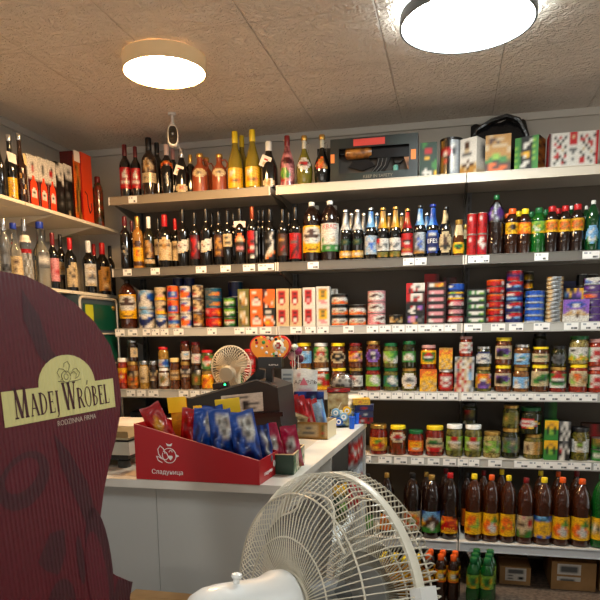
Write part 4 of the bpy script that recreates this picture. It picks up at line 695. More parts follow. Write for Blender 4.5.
ob('violin_curve', MB().tube([(-w*.3,-.001,h*.44),(-w*.1,-.001,h*.40),(-w*.05,-.001,h*.25),(w*.1,-.001,h*.14),(w*.3,-.001,h*.2),(w*.25,-.001,h*.3)], .003), M('ink_black', PAL['k'], .4), o)
BL(97,10.5,177,LZU,'petsm',mottled('painted_green_glass',(34,52,22),(120,40,26),30,.2,.5),CDR,[],'squat painted green and red bottle with dark red cap in the corner',name='spirit_bottle',dx=.0)
# lower
LLN = ' on the lower wall shelf'
BL(2.5,10,219,LZL,'slim',GL('steel',(96,98,100)),CS,[(.2,.3,1,'akak|kaka'),(.45,.5,1,'aaaa')],'dark glass bottle with silver cap beside the blue-capped bottle'+LLN,name='vodka_bottle')
BL(12.5,14,223,LZL,'fat',CLEAR,CB,[(.16,.46,.9,'ccccc|cnncc|ccccc|cnccc|ccccc')],'clear bottle with navy cap and small cream label'+LLN,name='vodka_bottle')
r_, r, h = BL(23.2,11,219,LZL,'slim',CLEAR,CS,[(.1,.5,1,'ss.ss|s.s.s|.s.s.|s.s.s'),(.50,.56,1.2,'rrrr')],'clear bottle with silver cap and paper collar'+LLN,name='vodka_bottle',dx=.05)
ob('collar', MB().lathe([(r*1.05,h*.66),(r*.75,h*.76)], 16, close=False), HT, r_)
BL(39,16.5,222,LZL,'fat',CLEAR,CB,[(.22,.62,1.0,'......|.aaaa.|.wwww.|.aaaa.|......')],'large clear bottle with bright blue cap'+LLN,name='vodka_bottle')
BL(51.5,10.5,233,LZL,'wine',DARK,CDR,[(.14,.55,1.1,'ppppp|ppppp|rpppp|pprrr|ppppp|ppppp')],'dark wine bottle with pink label'+LLN)
BL(59.6,9.5,234.5,LZL,'wine',DARK,CK,[(.3,.52,1.1,'ccccc|ctttc|ccccc')],'dark wine bottle with cream band label'+LLN,dx=.085)
BL(69,12.4,238,LZL,'wine',DARK,CR,[(.08,.54,1.05,'..ccc.|.cccc.|ccckcc|ckcccc|cckkcc|cchhcc|cccccc|cckccc')],'wine bottle with red capsule and arched cream label'+LLN)
BL(87.6,13.2,241,LZL,'wine',DARK,CW,[(.14,.56,1.1,'wwwww|whhhw|wwwww|whahw|waaaw|wwwww|whhhw')],'wine bottle with white capsule and grey-white label'+LLN)
BL(93.5,9,244,LZL,'wine',DARK,CR,[],'wine bottle with red capsule behind the white-capped one'+LLN,dx=.095)
BL(101.5,14,243,LZL,'wine',DARK,CR,[(.08,.54,1.1,'.tttt.|tttktt|tttktt|ttkttt|ttttkt|tthhtt|ttnntt')],'wine bottle with red capsule and tan arched label'+LLN)
BL(109.5,9,246,LZL,'wine',DARK,CK,[],'plain black wine bottle at the corner end'+LLN,dx=.085)
# green cabinet under the lower shelf
a = at_x(78, 292, -2.0); b = at_x(115, 296, -2.0); w = b.y-a.y+.02; ht = LZL-.024
t = thing('cabinet', 'dark green panelled cabinet with rounded pale rim under the lower wall shelf', 'cabinet', (-2.0, a.y-.005, 0))
slate = M('cabinet_slate', (52, 66, 72), .4); pg = M('cabinet_green', (10, 62, 46), .3); pr_ = M('cabinet_rim', (196, 188, 172), .3, .4)
ob('body', MB().box(-.34, 0, 0, w, .1, ht), slate, t); ob('plinth', MB().box(-.3, -.03, .02, w-.02, 0, .1), M('plinth_dark', (30,30,30), .6), t)
R_ = .03; arc = lambda cy, cz, a0, a1: [(.004, cy+R_*math.cos(math.radians(a0+(a1-a0)*k/6)), cz+R_*math.sin(math.radians(a0+(a1-a0)*k/6))) for k in range(7)]
ob('rim', MB().tube([(.004, .008, .14)]+arc(.008+R_, ht-.01-R_, 180, 90)+arc(w-.008-R_, ht-.01-R_, 90, 0)+[(.004, w-.008, .14)], .008, 8), pr_, t)
n = 8; ph = (ht-.17)/n
for k in range(n):
    z1 = ht-.045-k*ph; ob('panel', MB().box(.0, .004, .045, w-.03, z1-ph+.03, z1), pg, t)
    ob('ledge', MB().box(.0, .012, .04, w-.03, z1-ph+.004, z1-ph+.013), pr_, t)
ob('sticker', MB().box(.0045, .0052, .06, .14, ht-.045-ph+.035, ht-.05).mesh('sticker'), M('sticker_lime', (158,160,30), .5), t)
ob('lock', MB().lathe([(.014,0),(.014,.006),(.008,.008)], 14, mat=Matrix.Translation((.004,w-.05,ht-.06)) @ Matrix.Rotation(PI/2, 4, 'Y')), CT, t)
# ------------------------------------------------------------------ counter
CZT = -.40+H; TH = .024; CY0 = 1.637; CY1 = 2.985; CXR0 = -.430; CXR1 = -.395; CXL = -1.9
t = thing('counter', 'white shop counter with pale worktop, seamed front panel and open side niche', 'counter', (0,0,0))
ctop = mottled('counter_top', (214,208,198), (196,188,176), 6, .3); cwhite = M('counter_white', (206, 206, 202), .45); cfront = bumpy(M('counter_front', (178, 178, 174), .5), 40, .05)
def slab(z0, z1, ins=0): return MB().add([(CXL,CY0+ins,z0),(CXR0-ins,CY0+ins,z0),(CXR1-ins,CY1,z0),(CXL,CY1,z0),(CXL,CY0+ins,z1),(CXR0-ins,CY0+ins,z1),(CXR1-ins,CY1,z1),(CXL,CY1,z1)], [(0,3,2,1),(4,5,6,7),(0,1,5,4),(1,2,6,5),(2,3,7,6),(3,0,4,7)])
ob('worktop', slab(CZT-TH, CZT), ctop, t)
ob('reflection_sheet', MB().add([(CXL+.02,CY0+.04,CZT),(CXR0-.085,CY0+.04,CZT),(CXR1-.115,2.62,CZT),(CXL+.02,2.62,CZT),(CXL+.02,CY0+.04,CZT+.0012),(CXR0-.085,CY0+.04,CZT+.0012),(CXR1-.115,2.62,CZT+.0012),(CXL+.02,2.62,CZT+.0012)], [(0,3,2,1),(4,5,6,7),(0,1,5,4),(1,2,6,5),(2,3,7,6),(3,0,4,7)]), M('reflection_beige', (196,176,152), .35), t)  # beige reflection on the worktop, built as a thin coloured sheet
seam = at_y(158.3, 540, CY0+.05).x
ob('front_panel', MB().box(CXL, seam-.0008, CY0+.05, CY0+.068, .02, CZT-TH), cfront, t); ob('front_panel', MB().box(seam+.0008, CXR0-.03, CY0+.05, CY0+.068, .02, CZT-TH), cfront, t)
ob('side_panel', MB().box(CXR0-.07, CXR0-.055, CY0+.068, 2.32, .02, CZT-TH), cwhite, t)
for y in (2.32, 2.955): ob('post', MB().box(-.90, (CXR0-.012 if y < 2.5 else CXR1-.004), y, y+.022, 0, CZT-TH), cwhite, t)
ob('niche_back', MB().box(-.90, -.885, 2.342, 2.955, 0, CZT-TH), cwhite, t)
for z in (.52, .12): ob('niche_shelf', MB().box(-.885, CXR1-.02, 2.342, 2.955, z, z+.016), cwhite, t)
# red packets hanging in the side niche
def pillow(w, h, d, art, seed=0, nu=14, nv=20, crimp=.06, wr=.25, gather=0):
    rnd = random.Random(seed); ph = [rnd.uniform(0,6) for _ in range(4)]; rows = art.split('|'); mb = MB(); nr = len(rows)
    def P(u, v, s):
        e = max(0, math.sin(PI*u))**.55*max(0, math.sin(PI*min(1, max(0, (v-crimp*.3)/(1-1.3*crimp)))))**.45*(1.15-.5*v)
        k = 1+wr*(.5*math.sin(9*u+ph[0]+5*v)+.5*math.sin(13*v+ph[1]-6*u)+.4*math.sin(21*v+ph[2]+4*u))
        return (w*(u-.5)*(1-.06*math.sin(PI*v)-gather*max(0, v-.5)), s*(d/2*e*k+.0006), h*(v+.012*math.sin(7*u+ph[3])*(v > .9)))
    def colour(u, v):                             # smooth sample of the printed design
        y = min(nr-1, max(0, (1-v)*nr-.5)); i = int(y); fy = y-i; out = [0,0,0]
        for ii, wy in ((i, 1-fy), (min(nr-1, i+1), fy)):
            row = rows[ii]; nc = len(row); x = min(nc-1, max(0, u*nc-.5)); j = int(x); fx = x-j
            for jj, wx in ((j, 1-fx), (min(nc-1, j+1), fx)):
                c = LP[row[jj]]; out = [o+wy*wx*q for o, q in zip(out, c)]
        return tuple(out)+(1,)
    for s in (-1, 1):
        for i in range(nu):
            for j in range(nv):
                cs = [(i/nu, j/nv), ((i+1)/nu, j/nv), ((i+1)/nu, (j+1)/nv), (i/nu, (j+1)/nv)]
                q = [P(u, v, s) for u, v in cs]; cl = [colour(u if s < 0 else 1-u, v) for u, v in cs]
                if s > 0: q.reverse(); cl.reverse()
                o = len(mb.v); mb.v += q; mb.f.append((o, o+1, o+2, o+3)); mb.c.append(cl)
    me = mb.mesh('bag', False)
    import bmesh; bm = bmesh.new(); bm.from_mesh(me); bmesh.ops.remove_doubles(bm, verts=bm.verts, dist=.0002); bm.to_mesh(me); bm.free(); me.shade_smooth(); return me
def bag(name, px, pyt, pyb, Y, w, d, art, label, cat, group=None, zb=None, rot=None, tilt=0, lean=0, seed=0, mat=None, wr=.55, gather=.30):
    b = at_y(px, pyb, Y); tpz = at_y(px, pyt, Y).z; z0 = b.z if zb is None else zb; h = tpz-z0
    o = ob(name, pillow(w, h, d, art, seed, 18, 26, wr=wr, gather=gather), mat or FOIL, None, (b.x, Y, z0+.0004), (lean, tilt, toward(b) if rot is None else rot))
    return tag(o, label, cat, group), h
for k, (y, zt_, zb) in enumerate(((2.75,.90,.74),(2.83,.905,.74),(2.91,.905,.74),(2.75,.735,.54),(2.83,.735,.54),(2.91,.735,.54))):
    o = ob('snack_packet', pillow(.07, zt_-zb, .03, 'ssasss|sassss|rrrrrr|rwrrrr|rrwwrr|rrrrrr|rwrrrr|ssssss', 40+k), FOIL, None, (CXR1-.030, y, zb), (0, 0, PI/2-.5))
    tag(o, '%s red and silver packet in the %s row of the counter side niche' % (('nearest', 'middle', 'farthest')[k % 3], 'upper' if k < 3 else 'lower'), 'packet', 'red packets in the counter niche')
for k in range(3): ob('peg_rail', MB().tube([(-.88, 2.75+.08*k, .912),(CXR1-.03, 2.75+.08*k, .912)], .003), CS, t)
o = ob('snack_bag', pillow(.1, .17, .05, 'yyyy|GGGG|GjjG|GGGG|eeee', 50), FOIL, None, (CXR1-.06, 2.58, .537), (0,0,PI/2-.5)); tag(o, 'dark green and yellow bag on the niche shelf beside red packets', 'bag')
# ------------------------------------------------------------------ things on the counter
INK = M('ink_white', (236,232,228), .5)
# sweets tray
t = thing('display_tray', 'red cardboard display tray with white bird emblem, full of sweet bags', 'tray', (-.885, 1.645, CZT+.0008), (0, 0, math.atan2(-.014, .376)))
TWD, TD = .376, .165; zl, zr = .160, .067; redc = M('tray_red', (170, 10, 22), .4, coat=.15); cb = M('tray_inside', (150, 44, 40), .6)
ob('side_wall', MB().prism([(0,0),(TWD,0),(TWD,zr),(0,zl)], 0, .003), redc, t); ob('side_wall', MB().prism([(0,0),(TWD,0),(TWD,zr),(0,zl)], TD-.003, TD), redc, t)
ob('end_wall', MB().box(TWD-.003, TWD, .003, TD-.003, 0, zr), redc, t); ob('end_wall', MB().box(0, .003, .003, TD-.003, 0, zl), redc, t); ob('base', MB().box(.003, TWD-.003, .003, TD-.003, 0, .003), cb, t)
ob('cut_edge', MB().prism([(0,zl),(TWD,zr),(TWD,zr+.0012),(0,zl+.0012)], -.0003, .0033), M('card_edge', (206,120,110), .6), t)
ob('lettering', text('Сладуница', .0185, 0, .0003), INK, t, (.100, -.0012, .018))
cx, cz, k = .098, .072, .00124
em = MB(); circ = lambda x, z, r, a0, a1, n=20: [(cx+(x+r*math.cos(math.radians(a0+(a1-a0)*i/n)))*k, -.0012, cz+(z+r*math.sin(math.radians(a0+(a1-a0)*i/n)))*k) for i in range(n+1)]
em.tube(circ(8,0,17,150,-200), .0012).tube([(cx+x*k,-.0012,cz+z*k) for x, z in ((-2,4),(-6,16),(-14,22),(-20,14),(-18,2),(-10,-8),(0,-10),(6,-4),(2,6),(-4,10))], .0012)
em.tube([(cx+x*k,-.0012,cz+z*k) for x, z in ((-10,-8),(-18,-4),(-24,-2),(-20,-12),(-10,-17))], .0012).add([(cx+x*k,-.0014,cz+z*k) for x, z in ((25,4),(33,0),(25,-4))], [(2,1,0)])
em.add([(cx+x*k,-.0014,cz+z*k) for x, z in ((6,0),(11,0),(16,0),(17,-4),(11,-11),(5,-4))], [(5,4,3,2,1,0)]).add([(cx+x*k,-.0014,cz+z*k) for x, z in ((4,22),(14,22),(17,29),(9,25.5),(1,29))], [(4,3,2,1,0)])
em.tube(circ(12,8,4,180,0,8), .0011)
ob('emblem', em, INK, t)
o = ob('lettering', text('сладуница', .014, 0, .0003), INK, t, (TWD+.0012, TD*.45, .018), PI/2); ob('emblem', MB().lathe([(.010,0),(.010,.0006)], 12, mat=Matrix.Translation((TWD+.0008, TD*.78, .036)) @ Matrix.Rotation(PI/2, 4, 'Y')), INK, t)
RB = 'rrrrrrrr|rrrrrrrr|rrrryrrr|rrrytyrr|rrwryrrr|rrrwrwrr|rrrwrwrr|rrrrwrrr|rrrrrrrr|rrdrrrrr'; RB2 = 'rrrrrr|rdrrdr|rrrrrr|rdrrrr|rrrrrd|rrrrrr|drrrrd'
BBg = 'bbbbbbbbbb|bbbwwwwwwb|bbbwkwakwb|bbbbwwwwwb|bbBbwakwwb|bBBbbwwwbb|bBbbBbbbBb|BBbbBBbbBB|BbbBBBBbbB|BBbBBBBbBB|BBBBBbBBBB|BBBBbbBBBB|BBbBBBBbBB|BBBBBBBBBB'; BB2 = 'bbbbbbbbbb|bbbbbbwwwb|bbbbbwakwb|bbBbbbwwwb|bBBbbbbwwb|bBbbBbbbBb|BBbbBBbbBB|BbbBBBBbbB|BBbBBBBbBB|BBBBBbBBBB|BBBBbbBBBB|BBbBBBBbBB|BBBBBBBBBB'
zb = CZT+.005; SG = 'sweet bags in the red tray'
bag('sweets_bag',158,400,0,1.69,.074,.03,RB,'red sweet bag tilted out of the tall end of the tray','bag',SG,zb=zb+.035,tilt=-.42,rot=.15,seed=1)
bag('sweets_bag',172,408,0,1.752,.064,.036,RB2,'dark red sweet bag standing between the tilted one and blue bags','bag',SG,zb=zb,rot=.3,tilt=.06,seed=2)
bag('sweets_bag',187,407.5,0,1.684,.07,.042,BB2,'blue sweet bag with white corner label beside the red bags','bag',SG,zb=zb,rot=.25,tilt=.05,seed=3)
bag('sweets_bag',203,405.5,0,1.75,.070,.04,'bbbBbb|bbBBbb|BbbbBB|BBbbBB|BBBBbB|BBbBBB|BBBBBB|BBbBBB','plain blue sweet bag, second of the blue ones','bag',SG,zb=zb,rot=.5,tilt=-.05,seed=4)
bag('sweets_bag',214,408.5,0,1.690,.074,.044,BBg,'blue sweet bag with white top label, third of the blue ones','bag',SG,zb=zb,rot=.35,tilt=-.10,seed=5)
bag('sweets_bag',241,410,0,1.685,.080,.05,BBg,'large blue sweet bag with white label nearest the low tray end','bag',SG,zb=zb,rot=.45,tilt=-.14,seed=6)
bag('sweets_bag',258,424,0,1.755,.05,.04,'BBbBBb|bwwkbB|BbwwBb|bBaabB|BbBsBb|bBbbBb','dark blue sweet bag behind, beside the green tray','bag',SG,zb=zb,rot=.9,tilt=-.1,seed=7)
for i, (px, yt, yb, w, d) in enumerate(((180,398.5,415,.055,'beside the red bags'),(200,407,418,.024,'between two blue bags'),(230,400,416,.070,'above the largest blue bag'))):
    b = at_y(px, yb, 1.765); tt = at_y(px, yt, 1.765)
    o = ob('sweets_bag', pillow(w, tt.z-zb, .02, 'yyyyyy|yyyyyy|yyyyyy|yyyyyy|yyyyyy|bbbbbb|bBbbbb|bbbbbb', 8+i, crimp=.02), M('foil_yellow', (240,188,24), .35, coat=.2) if False else PRINT, None, (b.x, 1.792, zb+.0004), (0, -.08, .1+.15*i)); tag(o, 'blue sweet bag with bright yellow top '+d, 'bag', SG); hh = tt.z-zb; ob('header_card', MB().box(-w*.52, w*.52, -.0135, -.0115, hh*.80, hh*1.015), M('header_yellow', (250,206,30), .45), o)
# green tray with two pink bags
t = thing('display_tray', 'small green tray holding two pink sweet bags, beside the red tray', 'tray', (-.498, 1.86, CZT+.0016), .05)
gtr = M('tray_green', (20,52,34), .4); gl_ = mottled('tray_green_print', (34,92,50), (206,196,170), 40, .4, lo=.45, hi=.6)
ob('end_wall', MB().box(-.045, .045, -.088, -.085, 0, .058), gtr, t); ob('end_wall', MB().box(-.045, .045, .085, .088, 0, .058), gtr, t)
ob('side_wall', MB().box(-.045, -.042, -.085, .085, 0, .058), gtr, t); ob('side_wall', MB().box(.042, .045, -.085, .085, 0, .058), gl_, t); ob('base', MB().box(-.042, .042, -.085, .085, 0, .003), gtr, t)
ob('cut_edge', MB().box(-.046, .046, -.089, -.0845, .058, .0605).box(-.046, .046, .0845, .089, .058, .0605).box(-.046, -.0415, -.0845, .0845, .058, .0605).box(.0415, .046, -.0845, .0845, .058, .0605), M('card_tan', (190,160,116), .6), t)
PKB = 'mmmmmmmm|mmmmmmmm|mmmmmmmm|mmmwwwmm|mmwwawmm|mmwkwwmm|mmwwwmmm|mmmmmmmm|mpmmmmpm|pmmtpmmp|mptmmptm'
bag('sweets_bag',271,422.5,0,1.83,.058,.03,PKB,'pink sweet bag leaning toward the blue bags','bag','pink bags in the green tray',zb=CZT+.006,rot=.25,tilt=-.22,seed=21)
bag('sweets_bag',288.5,425,0,1.86,.058,.03,PKB,'pink sweet bag leaning at the outer end of the green tray','bag','pink bags in the green tray',zb=CZT+.006,rot=.25,tilt=-.16,seed=22)
# kitchen scale
t = thing('weighing_scale', 'grey weighing scale with metal pan between the maroon standee and red tray', 'scale', (-1.105, 1.88, CZT+.0014))
sg = M('scale_grey', (170,166,148), .4); zt_ = .115; t.scale = (1,1,.88)
ob('body', MB().add([(x*q, y*q, z) for z, q in ((.050,1),(.095,.97)) for x, y in ((-.14,-.12),(.14,-.12),(.14,.12),(-.14,.12))], [(3,2,1,0),(4,5,6,7),(0,1,5,4),(1,2,6,5),(2,3,7,6),(3,0,4,7)]), sg, t)
ob('skirt', MB().box(-.125,.125,-.105,.105,.03,.05), M('scale_dark', (26,25,24), .6), t)
for x in (-.1,.1):
    for y in (-.085,.085): ob('foot', MB().lathe([(.02,0),(.02,.024),(.008,.026),(.008,.03)], 14, mat=Matrix.Translation((x,y,0))), M('rubber', (52,52,46), .7), t)
ob('pan_support', MB().box(-.13,.13,-.11,.11,.095,.105), M('scale_dark', (26,25,24), .6), t)
ob('pan', MB().box(-.145,.14,-.125,.125,.105,.112).add([(-.145,-.125,.112),(.14,-.125,.112),(.14,-.128,.135),(-.145,-.128,.135)], [(0,1,2,3),(3,2,1,0)]), M('pan_steel', (176,160,126), .28, .7), t)
# cash register
def poly(Y, pts): return [(lambda p: (p.x, p.z))(at_y(x, y, Y)) for x, y in pts]
PY_ = 2.20; posm = M('register_black', (26,25,24), .4); 
t = thing('cash_register', 'black cash register seen from its back with sloping top and white sticker', 'register', (0,0,0))
ob('body', MB().prism([(p[0], p[1]) for p in poly(PY_, ((186,470),(284,470),(284,428),(281.5,424),(277,387),(271,384.5),(256.5,380),(190,398.5)))][::-1] and [(lambda p: (p.x, max(p.z, CZT+.0016)))(at_y(x, y, PY_)) for x, y in ((186,475),(283,475),(283,428),(281,424),(277.5,388),(270,384.5),(256.5,380.5),(188,399.5))], PY_, PY_+.22), posm, t)
ob('ledge', MB().prism([(lambda p: (p.x, p.z))(at_y(x, y, PY_)) for x, y in ((186,416),(283.5,411.5),(284,416),(186,421))], PY_-.012, PY_-.0004), M('register_edge', (16,15,15), .3), t)
ob('trim_line', MB().tube([at_y(190,398.5,PY_-.002), at_y(256,379.8,PY_-.002), at_y(268,383,PY_-.002), at_y(277,387,PY_-.002)], .0035), M('register_gloss', (60,62,66), .15, coat=.6), t)
st = [at_y(x, y, PY_-.002) for x, y in ((221,396),(262.5,392),(263.5,411),(222.5,414))]
def quad(o, art, q): q = [Vector(a) for a in q]; return o.art(art, lambda u, v: (q[3]*(1-u)+q[2]*u)*(1-v)+(q[0]*(1-u)+q[1]*u)*v)
ob('sticker', quad(MB(), 'wwwwwwwwwwww|waaaaaaawwww|wwwwwwwwwwww|wwwwwwkawwww|wwwwwwkkaaaw|wwwwwwkawwww|wwwwwwkaaaww|wwwwwwwwwwww', st).mesh('sticker'), PRINT, t)
t = thing('customer_display', 'small black customer display on a post above the cash register', 'display', at_y(270, 384.6, PY_+.08)); q0 = t.location.copy()
hl, hr = at_y(259.3,357,PY_+.08)-q0, at_y(282.8,367.5,PY_+.08)-q0
ob('post', MB().box(-.012, .012, -.012, .012, -.004, hr.z+.01), posm, t); ob('head', MB().box(hl.x, hr.x, -.018, .012, hr.z, hl.z), M('display_black', (14,14,15), .3), t)
ob('badge', MB().art('w.wwww.w|wwww.www', lambda u, v: (hl.x+(hr.x-hl.x)*(.46+.40*u), -.0186, hr.z+(hl.z-hr.z)*(.20+.14*v))).mesh('badge'), PRINT, t)
# router with green light
q0 = at_y(221.5, 389.2, PY_+.03); s = 1/scl(q0)
t = thing('wireless_router', 'small black box with green light on the sloping register top', 'router', q0, (0, -.12, toward(q0)))
ob('body', MB().box(-7.6*s, 7.6*s, -.02, .05, .002, 6.6*s), M('router_black', (12,13,16), .25), t)
ob('light', MB().lathe([(.0035,0),(.003,.001)], 10, mat=Matrix.Translation((4.6*s,-.0202,4.4*s)) @ Matrix.Rotation(PI/2, 4, 'X')), M('led_green', (40,255,120), .4, emit=4), t)
# little fan behind the till
q0 = at_y(231, 367.5, 2.54); s = 1/scl(q0); Rf = 21.5*s
t = thing('desk_fan', 'little cream desk fan behind the cash register', 'fan', (q0.x, q0.y, CZT+.0016), toward(q0)-.35); zc = q0.z-CZT-.0016
crm = M('fan_cream', (216,200,170), .4); mx = Matrix.Translation((0,0,zc)) @ Matrix.Rotation(PI/2, 4, 'X') 
gw_ = MB()
for k in range(44):
    a = 2*PI*k/44; ca, sa = math.cos(a), math.sin(a)
    gw_.tube([(r*ca, y, zc+r*sa) for r, y in ((.2*Rf,-.035),(.6*Rf,-.036),(.92*Rf,-.022),(Rf,0))], .0011, 4); gw_.tube([(r*ca, y, zc+r*sa) for r, y in ((.3*Rf,.04),(.7*Rf,.036),(.93*Rf,.02),(Rf,0))], .0011, 4)
ob('grille', gw_, crm, t); ob('rim', MB().tube([(Rf*math.cos(2*PI*k/40),0,zc+Rf*math.sin(2*PI*k/40)) for k in range(40)], .003, 6, True), crm, t)
ob('hub', MB().lathe([(.40*Rf,0.02),(.40*Rf,.036),(.34*Rf,.044),(.001,.046)], 28, mat=Matrix.Translation((-.03*Rf,0,-.3*Rf)) @ mx), M('fan_hub', (196,178,148), .45), t)
bl = MB()
for k in range(3):
    a = 2*PI*k/3+.5
    bl.add([(.2*Rf*math.cos(a-.25),-.006,zc+.2*Rf*math.sin(a-.25)),(.86*Rf*math.cos(a-.5),-.008,zc+.86*Rf*math.sin(a-.5)),(.9*Rf*math.cos(a),.004,zc+.9*Rf*math.sin(a)),(.84*Rf*math.cos(a+.4),.012,zc+.84*Rf*math.sin(a+.4)),(.2*Rf*math.cos(a+.3),.006,zc+.2*Rf*math.sin(a+.3))], [(0,1,2,3,4),(4,3,2,1,0)])
ob('blades', bl, M('fan_blade', (190,176,150), .4, trans=.3), t)
ob('motor', MB().lathe([(.3*Rf,-.04),(.3*Rf,-.085),(.15*Rf,-.1)][::-1], 20, mat=mx), crm, t); ob('post', MB().lathe([(.016,.02),(.014,zc-.02)], 14, mat=Matrix.Translation((0,.06,0))), crm, t); ob('base', MB().lathe([(.07,0),(.07,.014),(.03,.03)], 28, mat=Matrix.Translation((0,.05,0))), crm, t)
q0 = at_y(243, 381, 2.33)
t = thing('card_terminal', 'black wedge-shaped device between the little fan and the register', 'device', (q0.x, 2.435, CZT+.0016)); zz = q0.z-CZT
ob('stand', MB().box(-.025,.025,.0,.03,0,zz-.03), posm, t); ob('head', MB().prism([(-.045,zz-.03),(.05,zz-.02),(.06,zz+.035),(.035,zz+.04)], -.01, .035), posm, t)
# ---- display box of wrapped sweets, orange heart and sugar roses behind the till
q0 = at_y(262, 384, 2.70); zz = q0.z-CZT-.0016; s = 1/scl(q0)
t = thing('candy_box', 'brown display box of wrapped sweets behind the cash register', 'box', (q0.x, 2.66, CZT+.0016)); hw = 24*s
cbm = M('candy_box_brown', (70,40,28), .6)
ob('body', MB().box(-hw,hw,0,.003,0,zz).box(-hw,hw,.147,.15,0,zz).box(-hw,-hw+.003,.003,.147,0,zz).box(hw-.003,hw,.003,.147,0,zz).box(-hw,hw,.003,.147,0,.003).box(-hw+.003,hw-.003,.003,.147,zz-.03,zz-.027), cbm, t)
cm = [M('wrap_white',(222,208,190),.3), M('wrap_red',(150,24,28),.3), M('wrap_brown',(92,48,28),.3), M('wrap_pink',(210,150,150),.3)]
CN = ['white', 'red', 'brown', 'pink']; pos = ['first','second','third','fourth','fifth','sixth','seventh']
me = MB().lathe([(.001,-.022),(.013,-.020),(.004,-.013),(.012,-.008),(.014,0),(.012,.008),(.004,.013),(.013,.020),(.001,.022)], 10).mesh('wrapped_sweet', True)
for k in range(14):
    x = -hw+.02+(k % 7)*(2*hw-.04)/6; y = 2.66+.03+(k//7)*.06; m_ = me.copy(); m_.materials.append(cm[(k*3+k//7) % 4])
    o = ob('wrapped_sweet', m_, None, None, (q0.x+x, y, CZT+.0016+zz-.0125+.002), (PI/2, random.uniform(-.1,.1), random.uniform(-.6,.6))); tag(o, '%s wrapped sweet, %s along the %s row of the brown box' % (CN[(k*3+k//7) % 4], pos[k % 7], 'front' if k < 7 else 'back'), 'sweet', 'wrapped sweets behind the register')
q0 = at_y(270.5, 362.5, 2.77); s = 1/scl(q0)
t = thing('heart_box', 'orange heart-shaped sweet box with red rim and coloured sweets', 'box', (q0.x, 2.765, CZT+.0016+zz-.026), (0, 0, .12)); ho = q0.z-(CZT+.0016+zz-.026)
out = []
for k in range(48):
    a = 2*PI*k/48; out.append((math.sin(a)**3, (13*math.cos(a)-5*math.cos(2*a)-2*math.cos(3*a)-math.cos(4*a))/16))
hx, hz = 20.5*s, 21*s; ho = at_y(270.5, 335.5, 2.765).z-(CZT+.0016+zz-.026)+.012-1.37*hz*.98; hp = lambda q, dz=0: [(x*hx*q, ho-.012+(z*q+.62)*hz*.98+dz) for x, z in out]
ob('rim', MB().prism(hp(1)[::-1], -.0, .045), M('heart_red', (196,30,26), .4), t); ob('face', MB().prism(hp(.93, .0)[::-1], -.006, -.0005), M('heart_orange', (238,150,40), .4, coat=.2), t)
rn = random.Random(3); dots = [(PAL[c]) for c in 'wwgrkwcygw']
for k in range(26):
    for _ in range(50):
        x, z = rn.uniform(-.8,.8), rn.uniform(-.55,.75)
        if abs(x) < .78-.5*max(0,-z) and z > -.75+abs(x)*.8 and (x-.42)**2+(z-.25)**2 > .07: break
    c = 'wwgrkwcygw'[k % 10]; ob('dot', MB().lathe([(rn.uniform(.05,.10)*hx,0),(.04*hx,.0016)], 8, mat=Matrix.Translation((x*hx*.9,-.006,ho-.012+(z*.9+.62)*hz)) @ Matrix.Rotation(PI/2, 4, 'X')), M('dot_'+c, PAL[c], .4), t)
ob('medallion', MB().lathe([(.27*hx,0),(.25*hx,.0012)], 24, mat=Matrix.Translation((.42*hx,-.006,ho-.012+(.25+.62)*hz)) @ Matrix.Rotation(PI/2, 4, 'X')), M('medallion_cream', (232,222,196), .5), t)
ob('medallion_print', MB().art('.rrr.|rwwrr|.rrr.', lambda u, v: (hx*(.42+.3*(u-.5)), -.0076, ho-.012+(.87+.3*(v-.5))*hz)).mesh('medallion_print'), PRINT, t)
ob('support', MB().box(-.012,.012,.0,.03,0.0005,ho+.01), cbm, t)
for k, (px, py, rr, c, nm) in enumerate(((294.5,347,.017,(196,206,190),'pale green-white'),(297.5,351,.02,(120,30,80),'purple'),(291,356,.022,(206,170,170),'pale pink'),(298,359,.02,(90,26,50),'dark plum'),(290.5,364,.016,(200,40,40),'red'))):
    q = at_y(px, py, 2.80); t = thing('sugar_rose', nm+' wrapped sugar rose on a stick beside the orange heart', 'sweet', (q.x, 2.80+.012*k, CZT+.0016), 0, 'sugar roses beside the heart')
    m_ = M('rose_'+nm.replace(' ', '_'), c, .3, coat=.4); mb = MB(); hz_ = q.z-CZT-.0016
    mb.lathe([(.003,-rr),(rr*.7,-rr*.7),(rr,0),(rr*.8,rr*.6),(rr*.5,rr*.5),(rr*.55,rr*.8),(rr*.2,rr*.7),(.001,rr*.9)], 12, mat=Matrix.Translation((0,0,hz_)))
    ob('bloom', mb, m_, t); ob('stick', MB().lathe([(.002,0),(.002,hz_-rr)], 6), M('stick_white', (220,214,200), .5), t)
